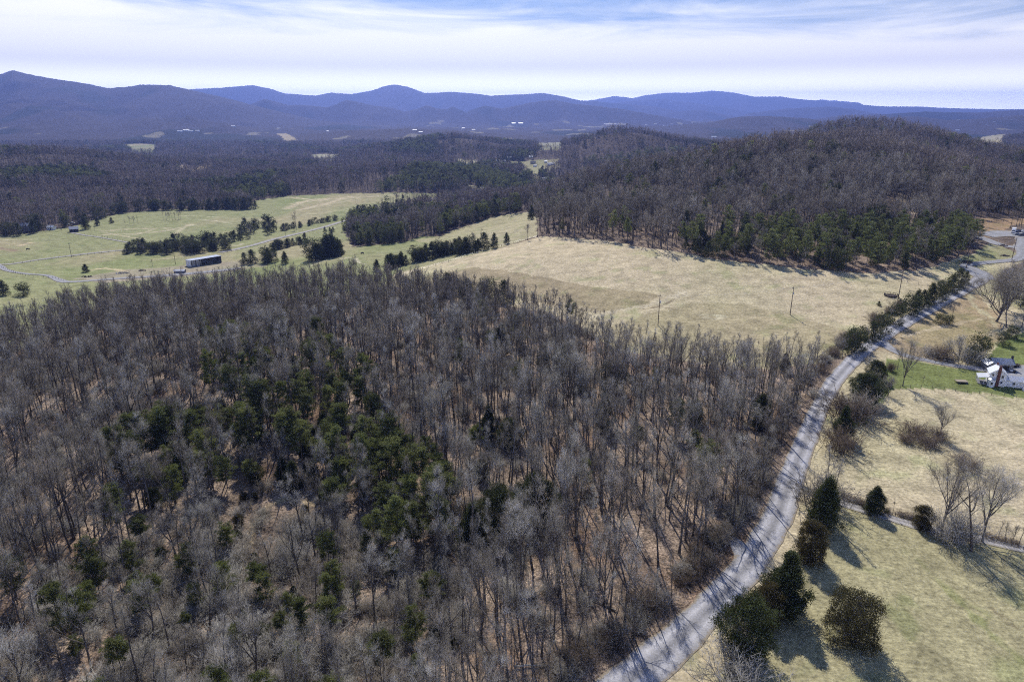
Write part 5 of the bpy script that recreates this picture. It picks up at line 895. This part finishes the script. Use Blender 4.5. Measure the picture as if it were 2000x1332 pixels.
Q().box((-1.2, 0, 1.95), (5.6, 2.3, 2.5)).make('cargo_box', S_truck, bt, .05); Q().prism([(1.7, .5), (3.7, .5), (3.75, 1.3), (3.2, 1.45), (2.8, 2.15), (1.7, 2.2)], -1.0, 1.0).make('cab', S_truck, bt, .06); Q().prism([(2.86, 2.08), (3.24, 1.47), (3.28, 1.5), (2.9, 2.12)], -.9, .9).make('windscreen', S_glass, bt); Q().box((0, 0, .6), (6.6, .9, .25)).make('chassis', S_black, bt); wheels(bt, [(-2.6, -.95), (-2.6, .95), (2.7, -.95), (2.7, .95)], .45, .3)
bt.rotation_euler = (0, 0, R(232))
car(1983.5, 459.5, 200, P_silver, 'silver car nearest the front of the white box truck')
car(1988, 453.5, 205, P_blue, 'dark blue car behind the silver one in the parking row')
car(1993, 461, 200, P_darkp, 'black car at the front of the parking row')
car(1996, 453, 205, S_truck, 'white car behind the black one in the parking row')
car(1999.5, 459, 200, P_blue, 'dark car cut by the frame at the row end in the parking lot')
for u, v, lb_, m in ((131, 440, 'pale car beside the dark barn in the valley yard', P_silver), (142, 437, 'white car behind the dark barn in the valley yard', S_truck), (156, 435, 'white pickup beside the broad evergreen in the valley yard', S_truck)): car(u, v, 10, m, lb_, 'pickup' if 'pickup' in lb_ else 'car', 1.1)
# hamlet and far houses
HM = [(1076,323,8,15,6,3,5,S_white,S_metal,'long white barn at the upper edge of the far hamlet','barn'),(1064,355,5,13,8,4,6.5,S_white,S_metal,'bright white-roofed barn in the low clearing of the hamlet','barn'),(1038,357,10,8,6,3,5,S_tan,S_gmetal,'grey-roofed house beside the bright barn in the low clearing','house'),(1047,358.5,0,5,4,2.5,3.8,S_white,S_gmetal,'small shed beside the grey-roofed hamlet house','shed'),
 (1041,320,-5,11,7,3.2,5.4,S_tan,S_shing,'tan house among yard trees in the hamlet','house'),(1045,326,15,7,5,2.6,4,S_white,S_gmetal,'white cottage just below the tan hamlet house','house'),(1066,318,5,6,5,2.6,4,S_white,S_metal,'small white house near the long hamlet barn','house'),(996,312,0,10,7,4.5,7,S_white,S_metal,'white two-storey house at the far rim of the hamlet','house'),(1037,309,3,8,6,3,5,S_white,S_metal,'white-roofed house highest in the hamlet woods','house'),
 (983,317,0,9,6,3,5,S_white,S_metal,'right of two white houses beside the dark hamlet evergreen','house'),(972,317,4,9,6,3,5,S_white,S_gmetal,'left of two white houses beside the dark hamlet evergreen','house'),(978,322,4,14,5,2.4,3.6,S_white,S_metal,'low white trailer home below the two hamlet houses','house'),(1010,338,12,7,5,2.6,4,S_tan,S_metal,'pale cottage at the near tree edge of the hamlet','house'),
 (936,361,-4,10,6,3,5,S_log,S_shing,'dark house backed by pines on the mid valley slope','house'),(940,383,0,4,3.5,2.4,3.4,S_white,S_metal,'tiny white shed in the valley woods','shed'),(898,382,8,7,5,3,4.6,S_white,S_metal,'white house beside the valley road among bare trees','house'),(922,381,0,6,4,2.4,3.6,S_white,S_metal,'white-roofed shed between the valley road and the tiny shed','shed'),
 (1394,270,0,26,14,6,9,S_white,S_metal,'white far house between the two wooded hills','house'),(1986,306,8,16,10,5,8,S_white,S_metal,'white house at the frame edge below the right wooded ridge','house'),(1869,257,0,26,14,7,11,S_white,S_metal,'pale house on the low far hills right of the big hill','house'),
 (352,259,0,26,14,6,9,S_white,S_metal,'leftmost of the white far sheds on the mountain foot','shed'),(364,257,20,30,14,6,9,S_white,S_metal,'second of the white far sheds on the mountain foot','shed'),(374,258.5,-10,24,14,6,9,S_white,S_metal,'third of the white far sheds on the mountain foot','shed'),(386,258,10,22,12,6,9,S_white,S_metal,'rightmost of the white far sheds on the mountain foot','shed'),(456,249,0,24,14,6,9,S_white,S_metal,'lone white far shed right of the four mountain-foot sheds','shed'),
 (1003,243,0,36,18,8,12,S_white,S_metal,'white far building below the central mountains','shed'),(1017,243,0,44,18,8,12,S_white,S_metal,'longer white far building below the central mountains','shed'),(1192,246,0,120,30,10,16,S_red,S_gmetal,'rust-red long building by the far lattice mast','building')]
SPK = sorted([(1262,246),(1280,243),(1296,247),(1312,244),(1330,246),(1352,242),(1376,243),(810,256),(822,260),(905,252),(925,255),(1150,250),(1872,236),(1905,232),(1942,240),(1975,236),(1925,246),(640,258),(545,252)])
for k_, (u, v) in enumerate(SPK): HM.append((u, v, float(rng.uniform(-20, 20)), float(rng.uniform(12, 24)), 10, 4, 7, S_tan, S_gmetal, 'tiny pale building speckling the hazy lowland, ' + ORD[k_] + ' from the left', 'building'))
for u, v, rz, L_, Wd, he, hr, wm, rm, lb_, cat in HM: house(u, v, rz, L_, Wd, he, hr, wm, rm, lb_, cat, cat if cat != 'building' else 'long_building', wins=2 if L_ < 20 else 0, door=L_ < 20)
ms = thing('lattice_mast', 1205, 246, 0, 'thin lattice radio mast rising over the far red clearing', 'mast'); q = Q()
for k in range(3): a = k * 2.094; q.tube((7 * math.cos(a), 7 * math.sin(a), -5), (1.2 * math.cos(a), 1.2 * math.sin(a), 150), 1.0, .7, 5)
for j in range(14):
    z0_, z1_ = j * 10, j * 10 + 10; f0 = 7 - 5.8 * z0_ / 145; f1 = 7 - 5.8 * z1_ / 145
    for k in range(3): a = k * 2.094; b2 = a + 2.094; q.tube((f0 * math.cos(a), f0 * math.sin(a), z0_), (f1 * math.cos(b2), f1 * math.sin(b2), z1_), .35, n=4)
q.make('lattice', S_steel, ms)
# utility poles and wires
PL = [(1285,636,575,'bare utility pole at the wet ditch of the pale field',1),(1543,615,560,'utility pole standing alone in the middle of the pale field',1),(1753,590,527,'tallest utility pole beside the ring feeder',1),(1887,525,496,'utility pole with crossarm where the lane meets the gravel road',2),(1976,508,464,'utility pole in the grass by the turning loop',1),(1858,627,596,'short thin pole behind the dark cedar bushes on the bank',0),
      (140,503,475,'slim utility pole beside the valley lane',1),(343,517,495,'utility pole behind the long shed',2),(737,415,396,'utility pole by the upper valley hedge',2),(186,455,441,'short pole by the farm lane fence',0)]
tops = []
for u, vb, vt, lb_, arm in PL:
    e = thing('utility_pole', u, vb, 20, lb_, 'utility pole'); h = top_h(e.location.x, e.location.y, e.location.z, vt); r_ = .17 if arm else .1
    Q().tube((0, 0, -.5), (0, 0, h), r_, r_ * .65).make('post', S_wood, e)
    if arm: 
        ca = Q().box((0, .2, h - .7), (2.2 if arm == 2 else 1.1, .12, .14)).make('crossarm', S_wood, e)
        for ix in (-1, 1): Q().tube((ix * (.95 if arm == 2 else .45), .2, h - .64), (ix * (.95 if arm == 2 else .45), .2, h - .4), .06, n=6).make('insulator', S_steel, ca)
    if arm == 1 and vb > 500 and u > 1000: Q().tube((.3, 0, h * .72), (.3, 0, h * .72 + .9), .22, n=10).make('transformer', S_steel, e)
    tops.append((e.location.x, e.location.y, e.location.z + h - .4))
for a, b_, lb_ in ((0, 1, 'wire from the ditch pole to the mid-field pole'), (1, 2, 'wire from the mid-field pole to the ring feeder pole'), (2, 3, 'wire from the ring feeder pole to the lane junction pole'), (3, 4, 'wire from the lane junction pole to the turning loop pole'), (6, 7, 'wire crossing the valley pasture to the long shed pole')):
    A = Vector(tops[a]); B = Vector(tops[b_]); q = Q(); pv = None
    for k in range(13):
        t_ = k / 12; p_ = A.lerp(B, t_); p_.z -= 4 * t_ * (1 - t_) * (B - A).length * .02
        if pv is not None: q.tube(pv, p_, .03, n=4)
        pv = p_
    q.make('power_line', S_steel, None, label=lb_, category='wire', group='power lines')
rg = thing('ring_feeder', 1740, 578, 0, 'dark round livestock feeder ring on the pale field by the tallest pole', 'feeder')
for zz, rr_ in ((.25, .09), (.9, .11)):
    q = Q(); [q.tube((2.6 * math.cos(a), 2.6 * math.sin(a), zz), (2.6 * math.cos(a + .2618), 2.6 * math.sin(a + .2618), zz), rr_, n=6) for a in [k * math.pi / 12 for k in range(24)]]; q.make('hoop', S_black, rg)
q = Q(); [q.tube((2.6 * math.cos(a), 2.6 * math.sin(a), 0), (2.6 * math.cos(a), 2.6 * math.sin(a), .95), .07, n=6) for a in [k * math.pi / 8 for k in range(16)]]; q.make('bars', S_black, rg); Q().tube((0, 0, -.1), (0, 0, .3), 2.2, n=24).make('hay', S_log, rg)
# fences
def fence(pts, gap, label, h=1.1, pr=.07, wires=2, brushy=0):
    P_ = dense(W(pts), 1.0); seg = np.concatenate([[0], np.cumsum(np.hypot(*np.diff(P_, axis=0).T))]); n = int(seg[-1] / gap); n = min(n, 98); s = np.linspace(0, seg[-1], n + 1)
    fx = np.interp(s, seg, P_[:, 0]); fy = np.interp(s, seg, P_[:, 1]); fz = H(fx, fy); e = thing('post_and_wire_fence', 0, 0, 0, label, 'fence', xyz=(float(fx[0]), float(fy[0]), float(fz[0])))
    for i in range(n + 1): Q().tube((fx[i] - fx[0], fy[i] - fy[0], fz[i] - fz[0] - .3), (fx[i] - fx[0] + rng.normal() * .04, fy[i] - fy[0], fz[i] - fz[0] + h), pr, pr * .8, 6).make('post', S_wood, e)
    for w_ in range(wires):
        q = Q()
        for i in range(n): q.tube((fx[i] - fx[0], fy[i] - fy[0], fz[i] - fz[0] + h * (.5 + .4 * w_)), (fx[i + 1] - fx[0], fy[i + 1] - fy[0], fz[i + 1] - fz[0] + h * (.5 + .4 * w_)), .015, n=3)
        q.make('wire', S_steel, e)
fence([(775,541),(830,525),(900,505),(960,487),(1050,463)], 4, 'wire fence between the windbreak and the pale field', 1.3, .11)
fence([(1000,577),(1060,590),(1120,602),(1172,613)], 2.2, 'dark close-set post fence below the brown strip', 1.3, .13)
fence([(1560,518),(1640,523),(1700,536),(1760,549),(1815,560)], 4, 'wire fence below the evergreen belt')
fence([(1740,758),(1790,758),(1850,763),(1900,768),(1960,774),(2010,780)], 3, 'low fence between the lawn and the stubble field')
fence([(1690,838),(1706,818),(1720,796),(1735,773)], 2.2, 'leaning fence at the corner of the stubble field', 1.0)
fence([(1650,978),(1700,994),(1760,1012),(1830,1032),(1900,1048),(2000,1066)], 3, 'sparse wire fence along the far side of the farm track')
fence([(0,522),(50,539),(100,543),(125,549)], 4, 'fence following the curved valley lane', 1.2, .1)
fence([(10,516),(60,512),(120,504),(180,497),(240,491)], 5, 'fence following the straight valley lane', 1.2, .1)
fence([(165,458),(200,463),(250,473)], 4, 'fence along the farm lane to the barn', 1.2, .1)
fence([(560,455),(600,450),(650,448),(690,440)], 8, 'cattle fence across the far pasture', 1.2, .1)
# cattle
def cow(u, v, rz, label, graze=True):
    x_, y_, z_ = [float(q[0]) for q in hit(u, v)]; V = []; E_ = []; Rr = []
    def n(x, y, z, r, p=None): V.append((x, y, z)); Rr.append(r); (E_.append((p, len(V) - 1)) if p is not None else None); return len(V) - 1
    a = n(-.1, 0, 1.05, .38); b_ = n(-.75, 0, 1.1, .33, a); c = n(.55, 0, 1.08, .34, a); nk = n(.95, 0, .95 if graze else 1.25, .2, c); hd = n(1.2, 0, .5 if graze else 1.4, .16, nk); n(1.38, 0, .22 if graze else 1.28, .09, hd)
    for s in (-1, 1):
        f = n(.6, s * .2, .75, .13, c); f = n(.6, s * .2, .4, .08, f); n(.62, s * .2, .02, .07, f); f = n(-.8, s * .2, .8, .17, b_); f = n(-.7, s * .2, .52, .09, f); f = n(-.85, s * .2, .35, .07, f); n(-.8, s * .2, .02, .06, f)
        n(1.12, s * .22, .66 if graze else 1.5, .05, hd)
    tq = n(-1.05, 0, 1.15, .06, b_); n(-1.12, 0, .55, .04, tq)
    me = bpy.data.meshes.new('cow'); me.from_pydata(V, E_, []); me.materials.append(S_cow); o = link('cow', me, None, (x_, y_, z_), (0, 0, R(rz)), (1.15,) * 3, label=label, category='cow', group='black cattle at pasture')
    sk = o.modifiers.new('skin', 'SKIN')
    for k, r in enumerate(Rr): me.skin_vertices[0].data[k].radius = (r, r)
    me.skin_vertices[0].data[0].use_root = True; o.modifiers.new('sub', 'SUBSURF').levels = 1
for a in ((55,489,20,'lone black cow in the pasture across the valley lane'),(708,497,160,'black cow nearest the curving cattle path'),(805,483,200,'black cow midway along the windbreak pasture'),(847,483,30,'lower of two black cows close together'),(857,478,190,'upper of two black cows close together')): cow(*a)

# fallen trunks on the woodland floor
for k, (u, v) in enumerate([(330,1015),(560,1135),(800,1135),(860,1180),(1170,1180),(1000,1160),(700,1150),(905,1000),(640,1255),(230,1010),(1060,1300),(1230,1195),(150,930),(1330,1130)]):
    x_, y_, z_ = [float(q[0]) for q in hit(u, v)]; a = rng.uniform(0, 3.1); L_ = rng.uniform(5, 11); q = Q(); pv = (-L_ / 2, 0, .2)
    for j in range(1, 6):
        p_ = (-L_ / 2 + L_ * j / 5, rng.normal() * .12, .2 + rng.uniform(0, .12)); q.tube(pv, p_, .2 - .025 * j, .2 - .025 * (j + 1), 7); pv = p_
    for j in range(7):
        t_ = rng.uniform(.3, 1); q.tube((-L_ / 2 + L_ * t_, 0, .25), (-L_ / 2 + L_ * (t_ + .12), rng.normal() * 1.1, .25 + rng.uniform(.2, 1.2)), .05, .015, 4)
    q.make('fallen_trunk', M_twig, None, loc=(x_, y_, z_), rot=(0, 0, a), label='pale fallen trunk on the leaf litter, ' + ORD[sorted([330,560,800,860,1170,1000,700,905,640,230,1060,1230,150,1330]).index(u)] + ' from the left', category='log', group='fallen trunks')
# ---------------- haze: one closed box of thin even air ----------------
hm = bpy.data.materials.new('haze_air'); hm.use_nodes = True; ht = hm.node_tree; ht.nodes.clear()
ho = N(ht, 'ShaderNodeOutputMaterial'); hv = N(ht, 'ShaderNodeVolumePrincipled'); hv.inputs['Color'].default_value = HAZE_COL; hv.inputs['Density'].default_value = HAZE_D; hv.inputs['Anisotropy'].default_value = 0.55
ht.links.new(hv.outputs[0], ho.inputs['Volume'])
x0, x1, y0, y1, z0, z1 = -24000, 24000, -2500, 22600, -75, 640
V = [(x, y, z) for z in (z0, z1) for y in (y0, y1) for x in (x0, x1)]
F = [(0, 2, 3, 1), (4, 5, 7, 6), (0, 1, 5, 4), (2, 6, 7, 3), (0, 4, 6, 2), (1, 3, 7, 5)]
link('haze', mesh_np('haze', V, F, [hm]), kind='stuff')
